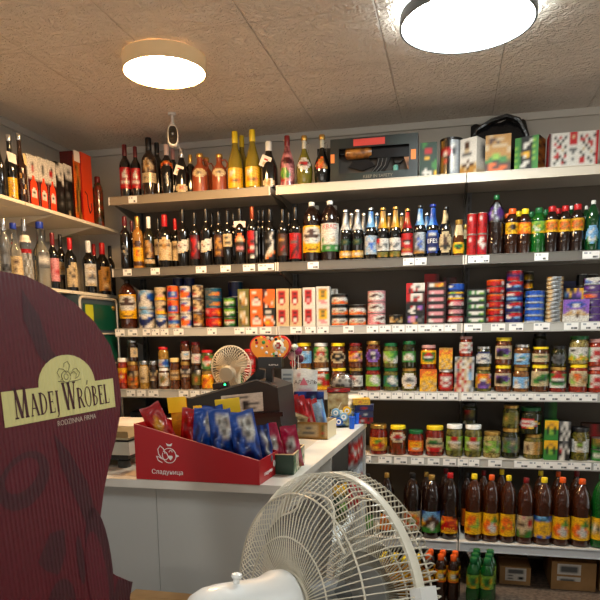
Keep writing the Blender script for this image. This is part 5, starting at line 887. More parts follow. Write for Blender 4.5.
# ---- pouches, papers, bars
q = [at_y(x, y, 2.50) for x, y in ((280,369),(291.5,368.5),(293,405),(282,405))]; zb = CZT+.0016
t = thing('price_list', 'tall narrow white price list standing beside the register', 'paper', (q[3].x, 2.50, zb)); w = q[1].x-q[0].x; h = q[0].z-zb
ob('sheet', MB().box(0, w, 0, .0012, 0, h), M('paper_white', (216,222,220), .6), t); ob('print', MB().art('|'.join('.aaaaaa.' if i % 2 else '........' for i in range(22)), lambda u, v: (w*u, -.0006, h*(.3+.66*v))).mesh('print'), M('print_grey', (150,160,165), .6), t)
p = at_y(305, 369, 2.70); w = 25.5/scl(p)
o = ob('snack_pouch', pillow(w, p.z-zb, .04, 'wwwwwwwwww|wwrwwwwwww|wwwwwwwwww|wwwwwwwwww|wwwwwwwwww|wwppppppww|wppppppppw|wwppppppww|wwwwwwwwww|wwwwwwwwww|wwwwwwwwww|wwwwwwwwww|wwwwwwwwww|wwwwwwwwww|wwwwwwwwww', 60, wr=.05, crimp=.04), PRINT, None, (p.x, 2.70, zb), toward(p)); tag(o, 'white pouch with dark letters and pink picture behind the snack bars', 'pouch')
hh = p.z-zb
ob('lettering', text('АЛОЭЛЬ', .023, 0, .0003), M('ink_brown', (84,52,48), .5), o, (.004, -.027, hh*.76))
ob('triangle', MB().add([(-.022,-.0275,hh*.74),(.014,-.0275,hh*.74),(-.004,-.0275,hh*.87)], [(0,1,2)]).add([(-.006,-.0278,hh*.77),(-.001,-.0278,hh*.77),(-.0035,-.0278,hh*.80)], [(0,1,2)]).mesh('triangle'), M('ink_pink', (214,110,124), .5), o)
p = at_y(309, 391.5, 2.66); w = 30/scl(p)
o = ob('snack_box', box_mesh(w, .03, p.z-zb-.0005, 'BbbbBBBBbb|BBwBBBlBBB|BwawBlwlBB|BBwBBBlBBb|BBBBBBBBBB|BlwwBwBlBB|BBBBBBBBBB|BBBBBBBBBB', 'B').mesh('snack_box'), GLOSS, None, (p.x, 2.655, zb+.0004), toward(p)); tag(o, 'dark blue card box behind the red snack bars', 'box')
a, b = at_z(284, 438.5, CZT), at_z(327.5, 440, CZT); tw = (b-a).length; 
t = thing('display_tray', 'cream and gold printed tray of wrapped snack bars', 'tray', (a.x, a.y, zb), math.atan2(b.y-a.y, b.x-a.x)); th = at_y(285, 421.5, a.y).z-zb; td = .15
cm_ = M('tray_cream', (214,196,160), .45)
f = MB().art('tttttttttttttt|ccccccccccctec|ccwwcccaacctec|cwwwwcchhcctec|ccwwccaaaactrc|ccccccccccctec|tttttttttttttt', lambda u, v: (tw*u, 0, th*v)); f.add([(0,.003,0),(tw,.003,0),(tw,.003,th),(0,.003,th)], [(3,2,1,0)], LP['c']); ob('front_wall', f.mesh('front_wall'), PRINT, t)
ob('end_wall', MB().box(tw-.003, tw, .003, td, 0, th), cm_, t); ob('end_wall', MB().box(0, .003, .003, td, 0, th), cm_, t); ob('back_wall', MB().box(.003, tw-.003, td-.003, td, 0, th), cm_, t); ob('base', MB().box(.003, tw-.003, .003, td-.003, 0, .003), cm_, t)
ang = math.atan2(b.y-a.y, b.x-a.x); T = Matrix.Translation((a.x, a.y, zb)) @ Matrix.Rotation(ang, 4, 'Z')
NB = 9
for k in range(NB):
    q = T @ Vector((tw*(.14+.092*k), .045+.022*(k % 4), .004)); c = 'rrdrrr|rrrrdr|rdrrrr|rrrwrr|rdrrrd|rrrdrr' if k < 7 else 'slslsl|lslsbl|slsbls|lsbsls'
    o = ob('snack_bar', pillow(.046, .172-.004*k, .020, c, 70+k, nu=8, nv=14, wr=.5), FOIL, None, q, (-.05, -.30+.012*k, ang+.45)); tag(o, ('dark red wrapped snack bar, %s from the register' % NUM[k+1]) if k < 7 else ('silver-blue wrapped snack bar, %s' % ('next to the red ones' if k == 7 else 'next to the lollipop tub')), 'snack bar', 'snack bars in the cream tray')
q = T @ Vector((tw*.20, .020, th-.006)); o = ob('snack_packet', pillow(.11, .045, .03, 'cccwcccc|chcckckc|cckcchcc|ccwwwwcc', 90, wr=.4), FOIL, None, q, (.25, .32, ang)); tag(o, 'clear packet of cream biscuits with dark bits lying on the tray edge', 'packet')
# ---- lollipop tub
q0 = at_z(340, 428, CZT); p = at_y(340, 403, q0.y+.03); s = 1/scl(p); rr = 12.3*s; hh = p.z-zb
t = thing('lollipop_tub', 'round clear tub full of blue and yellow lollipops', 'tub', (q0.x, q0.y+rr, zb), toward(q0)); clr = clear('tub_clear', (240,244,246))
ob('tub', MB().lathe([(rr*.8,0),(rr,.02),(rr*1.02,hh*.75),(rr*.98,hh*.75),(rr*.96,.022),(rr*.78,.003)], 28), clr, t)
ob('contents', MB().lathe([(rr*.7,.004),(rr*.93,.03),(rr*.93,hh*.6),(rr*.4,hh*.66)], 24), mottled('lolly_mix', (30,96,160), (214,206,150), 45, .3, kind='voronoi'), t)
for k, (x, z, c) in enumerate(((-.35,.62,'l'),(.3,.45,'l'),(-.1,.25,'b'),(.55,.7,'y'),(-.6,.3,'b'))):
    o = thing('lollipop', ('round %s lollipop with white ring eye, %s' % ({'l':'pale blue','b':'blue','y':'yellow'}[c], ('near the tub rim','on the tub front','at the tub middle','beside the blue cups','next to the snack bars')[k])), 'lollipop', (q0.x+x*rr, q0.y+rr-rr*(1.06-.35*abs(x)), zb+hh*z), toward(q0), 'lollipops in the clear tub')
    ob('disc', MB().lathe([(rr*.33,-.006),(rr*.36,0),(rr*.33,.004)], 18, mat=Matrix.Rotation(PI/2, 4, 'X')), M('lolly_'+c, PAL[c], .25, coat=.5), o); ob('ring', MB().lathe([(rr*.2,.0045),(rr*.2,.0055),(rr*.11,.0056),(rr*.11,.0045)], 18, close=False, mat=Matrix.Rotation(PI/2, 4, 'X')), M('lolly_white', (236,236,230), .4), o)
    ob('stick', MB().lathe([(.0018,0),(.0018,.05)], 6, mat=Matrix.Translation((0,.003,0)) @ Matrix.Rotation(.5, 4, 'Y')), M('stick_white', (220,214,200), .5), o)
# ---- blue cups
for k, (px, pt, pb) in enumerate(((351.5,417,429.5),(356,413,424.5))):
    q0 = at_z(px, pb, CZT); h = at_y(px, pt, q0.y+.01).z-zb; r = 2.9/scl(q0)
    t = thing('plastic_cup', ('bright blue plastic cup in front of the other, on the counter edge', 'bright blue plastic cup behind the other, beside the card boxes')[k], 'cup', (q0.x, q0.y+r, zb), 0, 'blue cups'); ob('body', MB().lathe([(r*.85,0),(r,h),(r*.92,h),(r*.78,.003)], 18), M('cup_blue', (24,92,214), .35), t); ob('rim', MB().tube([(r*math.sin(2*PI*i/18), -r*math.cos(2*PI*i/18), h) for i in range(18)], .0015, 5, True), M('cup_blue', (24,92,214), .35), t)
# ---- small boxes at the counter's far end
z = zb; yb_ = 2.90; ct = at_y(364, 398.8, yb_).z
BX = [('dark red and black card box at the bottom of the small stack', 'rkrrkr|krwrkr|rrkrrk', 'd', 18), ('navy card box, third from top of the small stack', 'BBBBBB|BBBwBB|BrBBBB', 'B', 18.5), ('navy card box with red badge under the yellow one', 'BBBBBB|BBrrBB|BBBBBB', 'B', 18.5), ('yellow card box on top of the small stack by counter end', 'yyyyyy|yyoyyy|yyyyyy', 'y', 17)]
hh = (ct-zb)/4
for k, (d, art, sd, wpx) in enumerate(BX):
    p = at_y(364-(.6*(k == 3)*4), 410, yb_); w = wpx/scl(p)
    o = ob('card_box', box_mesh(w, .07, hh-.0006, art, sd).mesh('card_box'), GLOSS, None, (p.x, yb_, zb+k*hh), toward(p)+.12*(k % 2)); tag(o, d, 'box', 'small card boxes at the counter end')
# ---- plastic box of wafers with a clear bag of sweets on it
p0 = at_y(328, 392, 2.84); p1 = at_y(349.5, 392, 2.84); w = p1.x-p0.x; zt_ = p0.z-zb
o = thing('wafer_box', 'clear box of beige wafers behind the lollipop tub', 'box', ((p0.x+p1.x)/2, 2.82, zb), .2)
ob('wafers', MB().box(-w/2+.004,w/2-.004,.004,.10,.003,zt_-.006), mottled('wafer_beige', (214,190,140), (160,116,66), 30, .5), o); ob('wrap', MB().box(-w/2,w/2,0,.104,.0005,zt_-.002), clr, o)
p = at_y(340, 387.5, 2.87); zt2 = p.z
o = ob('sweets_box', box_mesh(23/scl(p), .09, zt2-zb-zt_-.0005, 'rdrrdrrr|drrwrrdr|rrdrrrrd', 'd').mesh('sweets_box'), GLOSS, None, (p.x, 2.83, zb+zt_+.0004), .15); tag(o, 'shallow dark red sweets box on the wafer box under the clear bag', 'box')
pt = at_y(341.5, 373, 2.86); rr = 12.8/scl(pt); hh = pt.z-zt2
t = thing('clear_bag', 'domed clear plastic bag of grey sweets on the red sweets box', 'bag', (pt.x, 2.83+.045, zt2+.0006))
prof = [(rr*.92,0),(rr,hh*.3),(rr*.85,hh*.65),(rr*.5,hh*.9),(.004,hh)]
ob('bag', MB().lathe(prof, 24, mat=Matrix.Scale(.42, 4, (0,1,0))), clear('bag_clear', (236,236,234), .3), t)
ob('sweets', MB().lathe([(a*.86, b*.8+.002) for a, b in prof], 20, mat=Matrix.Scale(.40, 4, (0,1,0))), mottled('sweets_grey', (92,84,80), (190,186,180), 50, .3, kind='voronoi'), t)
q = at_y(351, 392, 2.95)
o = ob('wafer_packet', pillow(.09, at_y(351,369,2.95).z*0+.13, .05, 'wawwaw|awwaww|wwawwa|whwwhw', 95, wr=.4), M('net_white', (214,206,190), .4), None, (q.x, 2.95, zb), toward(q)); tag(o, 'pale crinkled packet between the tub and the small card boxes', 'packet')
# ------------------------------------------------------------------ the cardboard standee
dv = Vector((math.sin(.05), math.cos(.05), 0)); nv = Vector((dv.y, -dv.x, 0)); P0 = Vector((-.786, 1.4, 0))
T = Matrix(((dv.x, -nv.x, 0, P0.x), (dv.y, -nv.y, 0, P0.y), (0, 0, 1, 0), (0, 0, 0, 1)))   # local x along the card, -y out of its face
t = thing('cardboard_standee', 'tall maroon cardboard standee with cream name panel', 'standee', (0,0,0)); t.matrix_world = Matrix.Translation((P0.x,P0.y,1.2)) @ Matrix.Rotation(math.radians(-4), 4, dv) @ Matrix.Translation((-P0.x,-P0.y,-1.2)) @ T
rt = [(-.28,.125),(-.215,.108),(-.136,.08),(-.07,.04),(-.018,-.013),(.001,-.073),(.004,-.134),(-.012,-.185),(-.043,-.24),(-.075,-.283),(-.112,-.344),(-.137,-.40),(-.153,-.45),(-.151,-.487),(-.140,-.515),(-.122,-.535),(-.104,-.55),(-.055,-.582),(-.065,-.70),(-.065,-1.312)]
pts = [(x, z+H) for x, z in rt]; cxx = -.37
pts = pts+[(2*cxx-x, z) for x, z in pts[::-1]]; pts.insert(0, (cxx, .129+H))
fw = bumpy(M('standee_maroon', (88,3,20), .5), 1, 0); nt2 = fw.node_tree
for n_ in [n_ for n_ in nt2.nodes if n_.type in ('BUMP','TEX_NOISE')]: nt2.nodes.remove(n_)
tc2 = nt2.nodes.new('ShaderNodeTexCoord'); wv = nt2.nodes.new('ShaderNodeTexWave'); wv.bands_direction = 'X'; wv.inputs['Scale'].default_value = 26; wv.inputs['Distortion'].default_value = .35; wv.inputs['Detail'].default_value = 2
def corr(m, strength=.4):
    n2 = m.node_tree; tcx = n2.nodes.new('ShaderNodeTexCoord'); w2 = n2.nodes.new('ShaderNodeTexWave'); w2.bands_direction = 'X'; w2.inputs['Scale'].default_value = 27; w2.inputs['Distortion'].default_value = .4; w2.inputs['Detail'].default_value = 2; w2.inputs['Detail Scale'].default_value = 2
    b2 = n2.nodes.new('ShaderNodeBump'); b2.inputs['Strength'].default_value = strength; b2.inputs['Distance'].default_value = .0022
    n2.links.new(tcx.outputs['Object'], w2.inputs['Vector']); nz = n2.nodes.new('ShaderNodeTexNoise'); nz.inputs['Scale'].default_value = 90; nz.inputs['Detail'].default_value = 3; ma = n2.nodes.new('ShaderNodeMath'); ma.operation = 'MULTIPLY_ADD'; ma.inputs[1].default_value = .9
    n2.links.new(tcx.outputs['Object'], nz.inputs['Vector']); n2.links.new(nz.outputs[0], ma.inputs[0]); n2.links.new(w2.outputs['Fac'], ma.inputs[2]); n2.links.new(ma.outputs[0], b2.inputs['Height']); n2.links.new(b2.outputs[0], n2.nodes['Principled BSDF'].inputs['Normal']); n2.links.new(b2.outputs[0], n2.nodes['Principled BSDF'].inputs['Coat Normal']); n2.nodes['Principled BSDF'].inputs['Coat Weight'].default_value = .6; n2.nodes['Principled BSDF'].inputs['Coat Roughness'].default_value = .42; n2.nodes['Principled BSDF'].inputs['Coat IOR'].default_value = 1.55; n2.nodes['Principled BSDF'].inputs['Specular IOR Level'].default_value = .2; return m
corr(fw)
ob('board', MB().prism(pts[::-1], 0, .006), fw, t)
dk = corr(M('standee_dark_print', (62,8,20), .5)); pkm = corr(M('standee_red_print', (90,8,26), .5))
def blob(poly_, m, y=-.0006, nm='bird_pattern'): ob(nm, MB().add([(x, y, z+H) for x, z in poly_], [tuple(range(len(poly_)))]).mesh(nm), m, t)
el = lambda x, z, a, b, r=0, n=24: [(x+a*math.cos(k*2*PI/n)*math.cos(r)-b*math.sin(k*2*PI/n)*math.sin(r), z+a*math.cos(k*2*PI/n)*math.sin(r)+b*math.sin(k*2*PI/n)*math.cos(r)) for k in range(n)]
blob([(-.30,.10),(-.26,.05),(-.235,-.02),(-.19,-.055),(-.12,-.05),(-.13,-.085),(-.22,-.08),(-.275,-.03),(-.305,.04)], dk)
blob(el(-.36,-.265,.075,.05,.3), dk); blob(el(-.365,-.255,.05,.028,.3), pkm, -.0009)
blob([(-.26,-.19),(-.215,-.24),(-.17,-.31),(-.155,-.38),(-.19,-.40),(-.215,-.34),(-.25,-.26)], dk)
blob(el(-.16,-.50,.045,.13,.05), dk); blob(el(-.175,-.53,.036,.11,.05), pkm, -.0009); blob([(-.355,-.43),(-.31,-.385),(-.265,-.39),(-.27,-.44),(-.30,-.475),(-.335,-.455)], dk)
blob(el(-.31,-.56,.05,.075,-.3), dk); blob(el(-.225,-.47,.012,.055,0), dk); blob([(-.13,-.6),(-.10,-.56),(-.04,-.59),(-.07,-.64)], dk)
crmm = corr(M('standee_cream', (214,204,136), .42, coat=.08), .3)
arcp = [(-.193+.095*math.cos(math.radians(a)), -.093+.062*math.sin(math.radians(a))) for a in range(0, 181, 12)]
ob('name_panel', MB().prism([(x, z+H) for x, z in [(-.393,-.1595),(-.028,-.1595),(-.025,-.0915)]+arcp+[(-.391,-.0935)]][::-1], -.0012, -.0004), crmm, t)
# serif lettering drawn stroke by stroke
def glyphs():
    q = lambda x0, y0, x1, y1, w: [(x0-w/2,y0),(x0+w/2,y0),(x1+w/2,y1),(x1-w/2,y1)]
    hb = lambda x0, x1, y, w=.055: [(x0,y-w/2),(x1,y-w/2),(x1,y+w/2),(x0,y+w/2)]
    def arc(cx, cy, rx, ry, a0, a1, w0, w1, n=12):
        o = []
        for k in range(n):
            A, B_ = math.radians(a0+(a1-a0)*k/n), math.radians(a0+(a1-a0)*(k+1)/n); f = lambda A_: w0+(w1-w0)*abs(math.cos(A_))
            o.append([(cx+rx*math.cos(A),cy+ry*math.sin(A)),(cx+rx*math.cos(B_),cy+ry*math.sin(B_)),(cx+(rx-f(B_))*math.cos(B_),cy+(ry-min(f(B_),.06))*math.sin(B_)),(cx+(rx-f(A))*math.cos(A),cy+(ry-min(f(A),.06))*math.sin(A))])
        return o
    S = .20; s = .075; st = lambda x: [q(x,0,x,1,S), hb(x-.14,x+.14,.022), hb(x-.14,x+.14,.978)]
    return {'M': (1.1, [q(.14,0,.2,1,s), q(.2,1,.53,.0,S), q(.53,0,.86,1,s), q(.88,0,.86,1,S), hb(.02,.28,.022), hb(.74,1.02,.022), hb(.06,.28,.978), hb(.78,1.0,.978)]),
     'A': (.86, [q(.1,0,.40,1,s), q(.40,1,.74,0,S), hb(.2,.6,.34), hb(0,.24,.022), hb(.6,.88,.022)]), 'D': (.86, st(.16)+arc(.2,.5,.58,.5,-90,90,.05,.15)),
     'E': (.68, st(.16)+[hb(.1,.58,.975), hb(.1,.6,.025), hb(.1,.46,.52), q(.56,.8,.57,1,.05), q(.6,0,.6,.22,.05), q(.46,.42,.46,.62,.04)]), 'J': (.42, [q(.22,0,.22,1,S), hb(.06,.38,.978)]+arc(.05,.0,.24,.24,0,-100,.06,.14,6)),
     'W': (1.18, [q(.1,1,.36,0,S), q(.36,0,.58,.95,s), q(.54,1,.82,0,S), q(.82,0,1.06,1,s), hb(-.02,.24,.978), hb(.42,.68,.978), hb(.94,1.18,.978)]),
     'R': (.82, st(.16)+arc(.2,.74,.46,.26,-90,90,.05,.14)+[q(.38,.5,.72,0,S), hb(.62,.84,.022)]), 'Ó': (.88, arc(.42,.5,.42,.52,0,360,.05,.14,24)+[[(.38,1.1),(.46,1.1),(.6,1.32),(.48,1.32)]]),
     'B': (.76, st(.16)+arc(.2,.76,.38,.24,-90,90,.05,.13)+arc(.2,.27,.46,.27,-90,90,.05,.14)), 'L': (.68, st(.16)+[hb(.1,.6,.025), q(.6,0,.62,.24,.05)]), ' ': (.3, [])}
GG = glyphs(); txt = [('M',1.32),('A',1),('D',1),('E',1),('J',1),(' ',1),('W',1.32),('R',1),('Ó',1),('B',1),('E',1),('L',1)]
tot = sum(GG[c][0]*k_+.07 for c, k_ in txt); hS = .318/tot*1.0; x = -.365; lm = MB()
HS = .044
for c, k_ in txt:
    for pg_ in GG[c][1]: lm.add([(x+px_*hS*k_, -.0018, H-.1475+py_*HS*k_) for px_, py_ in pg_], [tuple(range(len(pg_)))])
    x += (GG[c][0]*k_+.07)*hS
ob('lettering', lm.mesh('lettering'), corr(M('ink_maroon', (70,16,28), .45), .3), t)
ob('lettering', text('RODZINNA FIRMA', .0155, 0, .0002, 0, 1.05), M('ink_pale', (196,176,160), .5), t, (-.178, -.0012, H-.1765))
eb = MB(); Q = lambda pp: [(-.193+a*.001, -.0016, H-.075+b*.001) for a, b in pp]
for pp in ([(-34,-10),(-20,-12),(-8,-14),(30,-12),(44,-10)], el(-6,-2,15,12), [(-28,-2),(-34,8),(-26,16),(-12,14),(-4,6),(4,10),(10,22),(4,30),(-8,26),(-10,18)], [(10,2),(20,12),(32,14),(42,4),(36,-4),(24,-8)], [(14,4),(22,8),(30,2),(26,-6)], [(-18,6),(-22,0),(-18,-6),(-26,-8)], el(-6,-2,7,6)): eb.tube(Q(pp), .0008, 4)
ob('emblem', eb, M('ink_olive', (122,112,70), .5), t)
ob('strut', MB().prism([(-.40,.0),(-.34,.0),(-.34,.9),(-.40,.9)], .006, .009), M('card_back', (150,120,86), .7), t); ob('foot', MB().box(-.5,-.24,.006,.16,0,.004), M('card_back', (150,120,86), .7), t)
# ------------------------------------------------------------------ the white fan in front of the counter
FC = Vector((-.193, 1.02, -.444+H)); az, eln = .735, -.123; FN = Vector((math.sin(az)*math.cos(eln), math.cos(az)*math.cos(eln), math.sin(eln)))
ax = FN.cross(Vector((0,0,1))).normalized(); ay = ax.cross(FN)
TF = Matrix(((ax.x, ay.x, FN.x, FC.x), (ax.y, ay.y, FN.y, FC.y), (ax.z, ay.z, FN.z, FC.z), (0,0,0,1)))   # local z = blowing direction
t = thing('pedestal_fan', 'white pedestal fan seen from behind in front of the counter', 'fan', (FC.x, FC.y, 0))
hd = bpy.data.objects.new('fan_head', None); COL.objects.link(hd); hd.parent = t; hd.matrix_world = TF; hd.matrix_parent_inverse = Matrix.Translation((-FC.x, -FC.y, 0)); hd.matrix_basis = TF
wire = M('fan_wire', (206,200,182), .38); fwht = M('fan_white', (226,228,226), .32, coat=.2); fgr = M('fan_grey', (120,122,122), .4)
R = .213; NW = 108; rear = [(.052,-.088),(.075,-.092),(.112,-.094),(.150,-.090),(.182,-.078),(.203,-.052),(R+.001,-.040),(R+.003,-.012)]
g = MB()
for k in range(NW):
    a = 2*PI*k/NW; sw = .0
    g.tube([(r*math.cos(a+sw*(1-r/R)), r*math.sin(a+sw*(1-r/R)), z) for r, z in rear], .00105, 5)
for r, z, rad in ((.112,-.0945,.0014),(.182,-.079,.0017),(.055,-.09,.003)): g.tube([(r*math.cos(2*PI*k/60), r*math.sin(2*PI*k/60), z) for k in range(60)], rad, 6, True)
ob('rear_grille', g, wire, hd)
g = MB()
for k in range(NW):
    a = 2*PI*(k+.5)/NW
    g.tube([(r*math.cos(a), r*math.sin(a), z) for r, z in ((R+.002,.006),(R+.005,.030),(R-.006,.046),(.17,.066),(.10,.078),(.045,.080))], .0012, 5)
for r, z in ((.17,.067),(.10,.079)): g.tube([(r*math.cos(2*PI*k/60), r*math.sin(2*PI*k/60), z) for k in range(60)], .0018, 6, True)
ob('front_grille', g, wire, hd); ob('centre_cap', MB().lathe([(.05,.076),(.05,.084),(.03,.09),(.001,.091)], 32), fwht, hd)
prof = [(R-.003,-.009),(R+.003,-.009),(R+.0048,-.004),(R+.0048,.004),(R+.003,.007),(R-.003,.007)]
ob('rim', MB().lathe(prof+[prof[0]], 96, close=False), M('fan_rim', (214,210,194), .38), hd)
def on_cone(px, py, zloc=-.096):
    d = ray(px, py); n = FN; p0_ = FC+FN*zloc; s = (p0_-EYE).dot(n)/d.dot(n); w = EYE+d*s; l = TF.inverted() @ w; return (l.x, l.y, l.z)
ob('support_wire', MB().tube([on_cone(x, y, z) for x, y, z in ((283,515,-.098),(292,512,-.098),(297,508,-.098),(300,499,-.096),(306,492.5,-.09),(316,494,-.088),(325,497,-.088),(331,502,-.09),(334,510,-.095),(334,520,-.097),(334.5,530,-.098),(339,541,-.098),(345,554,-.098))], .0018, 8), wire, hd)
cl = on_cone(424, 597, 0); an = math.atan2(cl[1], cl[0])
ob('rim_clip', MB().add([tuple(Matrix.Rotation(an, 4, 'Z') @ Vector(v)) for v in [(R-.006,-.018,-.016),(R+.016,-.018,-.016),(R+.016,.014,-.016),(R-.006,.014,-.016),(R-.006,-.018,.016),(R+.016,-.018,.016),(R+.016,.014,.016),(R-.006,.014,.016)]], [(0,3,2,1),(4,5,6,7),(0,1,5,4),(1,2,6,5),(2,3,7,6),(3,0,4,7)]), fwht, hd)
bm_ = clear('fan_blade_smoke', (168,170,170), .15)
for k in range(3):
    a0 = 2*PI*k/3+2.4; vs = []; nr, na = 8, 10
    for i in range(nr):
        r = .03+.155*i/(nr-1)
        for j in range(na):
            wd = .45+.55*math.sin(PI*min(1, i/(nr-1)*.85+.1)); a = a0+(j/(na-1)-.5)*1.35*wd; zz = -.02+(j/(na-1)-.5)*-.05*(r/.18)+.006
            vs.append((r*math.cos(a), r*math.sin(a), zz))
    ob('blade', MB().add(vs, [(i*na+j, i*na+j+1, (i+1)*na+j+1, (i+1)*na+j) for i in range(nr-1) for j in range(na-1)]), bm_, hd)
ob('hub', MB().lathe([(.034,-.06),(.036,.0),(.03,.02),(.001,.024)], 24), fgr, hd)
mo = MB().lathe([(.001,-.270),(.024,-.267),(.038,-.256),(.046,-.238),(.049,-.215),(.051,-.14),(.060,-.118),(.060,-.100),(.052,-.096),(.050,-.088)], 40)
ob('motor_housing', mo, fwht, hd)
ob('rear_vent', MB().lathe([(.001,-.2725),(.018,-.272),(.024,-.2685)], 24, close=False), fgr, hd)
ob('knob', MB().lathe([(.0050,.045),(.0050,.056),(.0068,.057),(.0086,.060),(.0078,.064),(.003,.066),(.001,.0662)], 18, mat=Matrix.Rotation(-PI/2, 4, 'X') @ Matrix.Translation((0,0,0)) if False else Matrix(((1,0,0,0),(0,0,1,0),(0,-1,0,-.192),(0,0,0,1)))), fwht, hd)
pb = TF @ Vector((0,0,-.19)); pl = pb-Vector((FC.x, FC.y, 0))
ob('neck', MB().lathe([(.03,pl.z-.12),(.034,pl.z-.05),(.03,pl.z-.02)], 24, mat=Matrix.Translation((pl.x,pl.y,0))), fwht, t)
ob('pole', MB().lathe([(.017,.02),(.017,pl.z-.11)], 18, mat=Matrix.Translation((pl.x,pl.y,0))), fwht, t); ob('base', MB().lathe([(.20,0),(.20,.015),(.17,.028),(.04,.045),(.02,.05)], 40, mat=Matrix.Translation((pl.x,pl.y,0))), fwht, t)
# ------------------------------------------------------------------ on the floor
film = clear('shrink_film', (244,248,248), .2)
bk_ = dict()
def floor_pack(px, yt, Y, nx, ny, w, body, capm, art, d, capn, step=None, z0=0, pitch=None, group=None):
    p = at_y(px, yt, Y); r = w/2/scl(p); h = p.z-z0; st_ = step or 2.06*r
    row = ('front', 'middle', 'back')
    for j in range(ny):
        for i in range(nx):
            lab = '%s, %s of the %s row' % (d, NUM[i+1], row[j] if ny < 3 or j < 2 else 'back'); x, y = p.x+i*st_+.3*r*j, Y+j*(st_*1.02)
            root = thing('plastic_bottle', lab, 'bottle', (x, y, z0+.0004), toward(Vector((x, y, 0))), group)
            build_bottle(root, 'petsm', r, h, body, capm, [(.44,.70,1.3,art)], seg=16)
    return p, r, h, st_
floor_pack(428.5,553.5,3.13,3,2,11.2,TEA,CO,'ooyyyy|yyyyoo|yywwkk|yywwkk|yyyyyy|oooooo','small tea bottle with orange cap standing on the floor','orange',step=12.3/scl(at_y(440,560,3.13)),group='orange-capped bottles on the floor')
p, r, h, st_ = floor_pack(473.6,557.5,3.06,2,3,13.4,PETG,CG,'jjjjjj|yjggyj|yjgGyj|yyggjj|jjyyjj','small green bottle in the wrapped pack','green',step=13.4/scl(at_y(480,560,3.06)),group='green bottles in the wrapped pack')
t = thing('shrink_wrap', 'clear film wrapped round the pack of green bottles', 'film', (p.x+st_/2, 3.06+st_, .0002)); hx, hy = st_+.006, st_*1.52+.006
ob('film', MB().add([(x*q, y*q, z) for z, q in ((0.0,1),(h*.72,1),(h*.9,.86),(h*1.01,.62)) for x, y in ((-hx,-hy),(hx,-hy),(hx,hy),(-hx,hy))], [(k*4+i, k*4+(i+1) % 4, k*4+4+(i+1) % 4, k*4+4+i) for k in range(3) for i in range(4)]), film, t)
floor_pack(382,556,3.10,4,2,10.5,M('pet_gold',(160,110,30),.08,trans=.4,coat=.6),CY,'yyyyyy|oyyyyo|yyooyy|yyyyyy','small golden bottle with yellow cap seen through the fan','yellow',step=11/scl(at_y(400,560,3.10)),group='yellow-capped bottles on the floor')
def floor_carton(px0, px1, yt, Y, depth, d, lab_art, lx0, lx1, lz0, lz1, mat):
    a, b = at_y(px0, yt, Y), at_y(px1, yt, Y); w, h = b.x-a.x, a.z
    t = thing('cardboard_box', d, 'box', (a.x, Y, .0004)); ob('body', MB().box(0, w, 0, depth, 0, h), mat, t)
    ob('tape', MB().box(0, w, depth*.45, depth*.55, h, h+.0008), M('tape_tan', (186,150,96), .3), t)
    if lab_art: ob('label', MB().art(lab_art, lambda u, v: (w*(lx0+(lx1-lx0)*u), -.0008, h*(lz0+(lz1-lz0)*v))).mesh('label'), PRINT, t)
crd = mottled('cardboard', (140,104,62), (156,118,74), 12, .7); crd2 = mottled('cardboard_pale', (178,140,92), (190,152,104), 12, .7)
LB = 'wwwwwwww|waaaaaaw|waaaaaaw|waaaaaaw|wwwwwwww|waawwwww|wwwwwkkw|waawwkkw|wwwwwwww'
floor_carton(500,531,566,3.42,.3,'brown cardboard box with white label beside the green bottle pack',LB,.18,.86,.22,.94,crd)
floor_carton(552,597,561,3.40,.3,'larger brown cardboard box with white label under the lowest shelf',LB[:45]+'|wwwwwwww|waaaaaww',.13,.66,.32,.92,crd)
floor_carton(601,640,562,3.42,.3,'brown cardboard box at the very end under the lowest shelf',None,0,0,0,0,crd2)
Yc = 1.50; a = at_y(126, 596, Yc-.06); b = at_y(183, 597, Yc-.06)
t = thing('cardboard_box', 'pale cardboard box with orange print in front of the counter panel', 'box', (a.x-.02, Yc-.06, .0004)); w = b.x-a.x+.02; h = a.z-.022
ob('body', MB().box(0, w, 0, .09, 0, h), crd2, t); ob('flap', MB().box(0, w, 0, .044, h, h+.003).box(0, w, .046, .09, h, h+.003), crd2, t)
ob('print', MB().art('.ooo..|ooooo.|.oo...', lambda u, v: (w*(.05+.25*u), -.0008, h*(.86+.12*v))).mesh('print'), M('print_orange', (214,120,40), .6), t)
# ------------------------------------------------------------------ price tags on the shelf rails
TAGS = {'A': [(132.5,9.5)], 'B': [(127,9.5),(155,10),(201,11.5),(225.5,11),(249,13),(266,17),(313.2,11.5),(408.5,11),(420.5,12),(473,10),(483.5,11),(541,13.5),(590.5,16.5)],
 'C': [(120,10),(132.5,10.5),(146.5,8.6),(155.5,8.6),(164.5,8.6),(178.5,11),(212,10),(239.5,11),(251.5,12.5),(265.5,12.5),(296,12),(310.5,11),(323,12),(348.5,11),(372.5,12),(385,11.5),(398.5,12.5),(411.5,12),(424.5,13),(437.5,12.5),(450.5,12.5),(473,17.5),(498,14),(516,14),(541.5,15.5),(571,14),(586,10),(596.5,10)],
 'D': [(131,9.5),(141.5,9.5),(153.5,11),(183.5,10.5),(195,10),(206,10),(363,10),(374,11),(385.5,11),(397,11),(408.5,11),(420,11),(431.5,11),(443,11),(453.5,9),(467,11.5),(479,11.5),(491,11.5),(503,11.5),(515,11.5),(527.5,12),(540,12),(552.5,12),(565,12),(578,12.5),(591,12.5)],
 'E': [(368.5,5),(385,13.5),(400.5,13),(417.5,13),(433.5,12),(449.5,13),(463,10.5),(474,10.5),(495,13.5),(521.5,14),(535.5,13.5),(549,12.5),(561.5,12),(573.5,12),(585.5,11.5),(597,6)]}
tm = M('tag_white', (226,224,220), .5); ROWS = {'A':'top','B':'second','C':'tin','D':'jar','E':'pickle'}
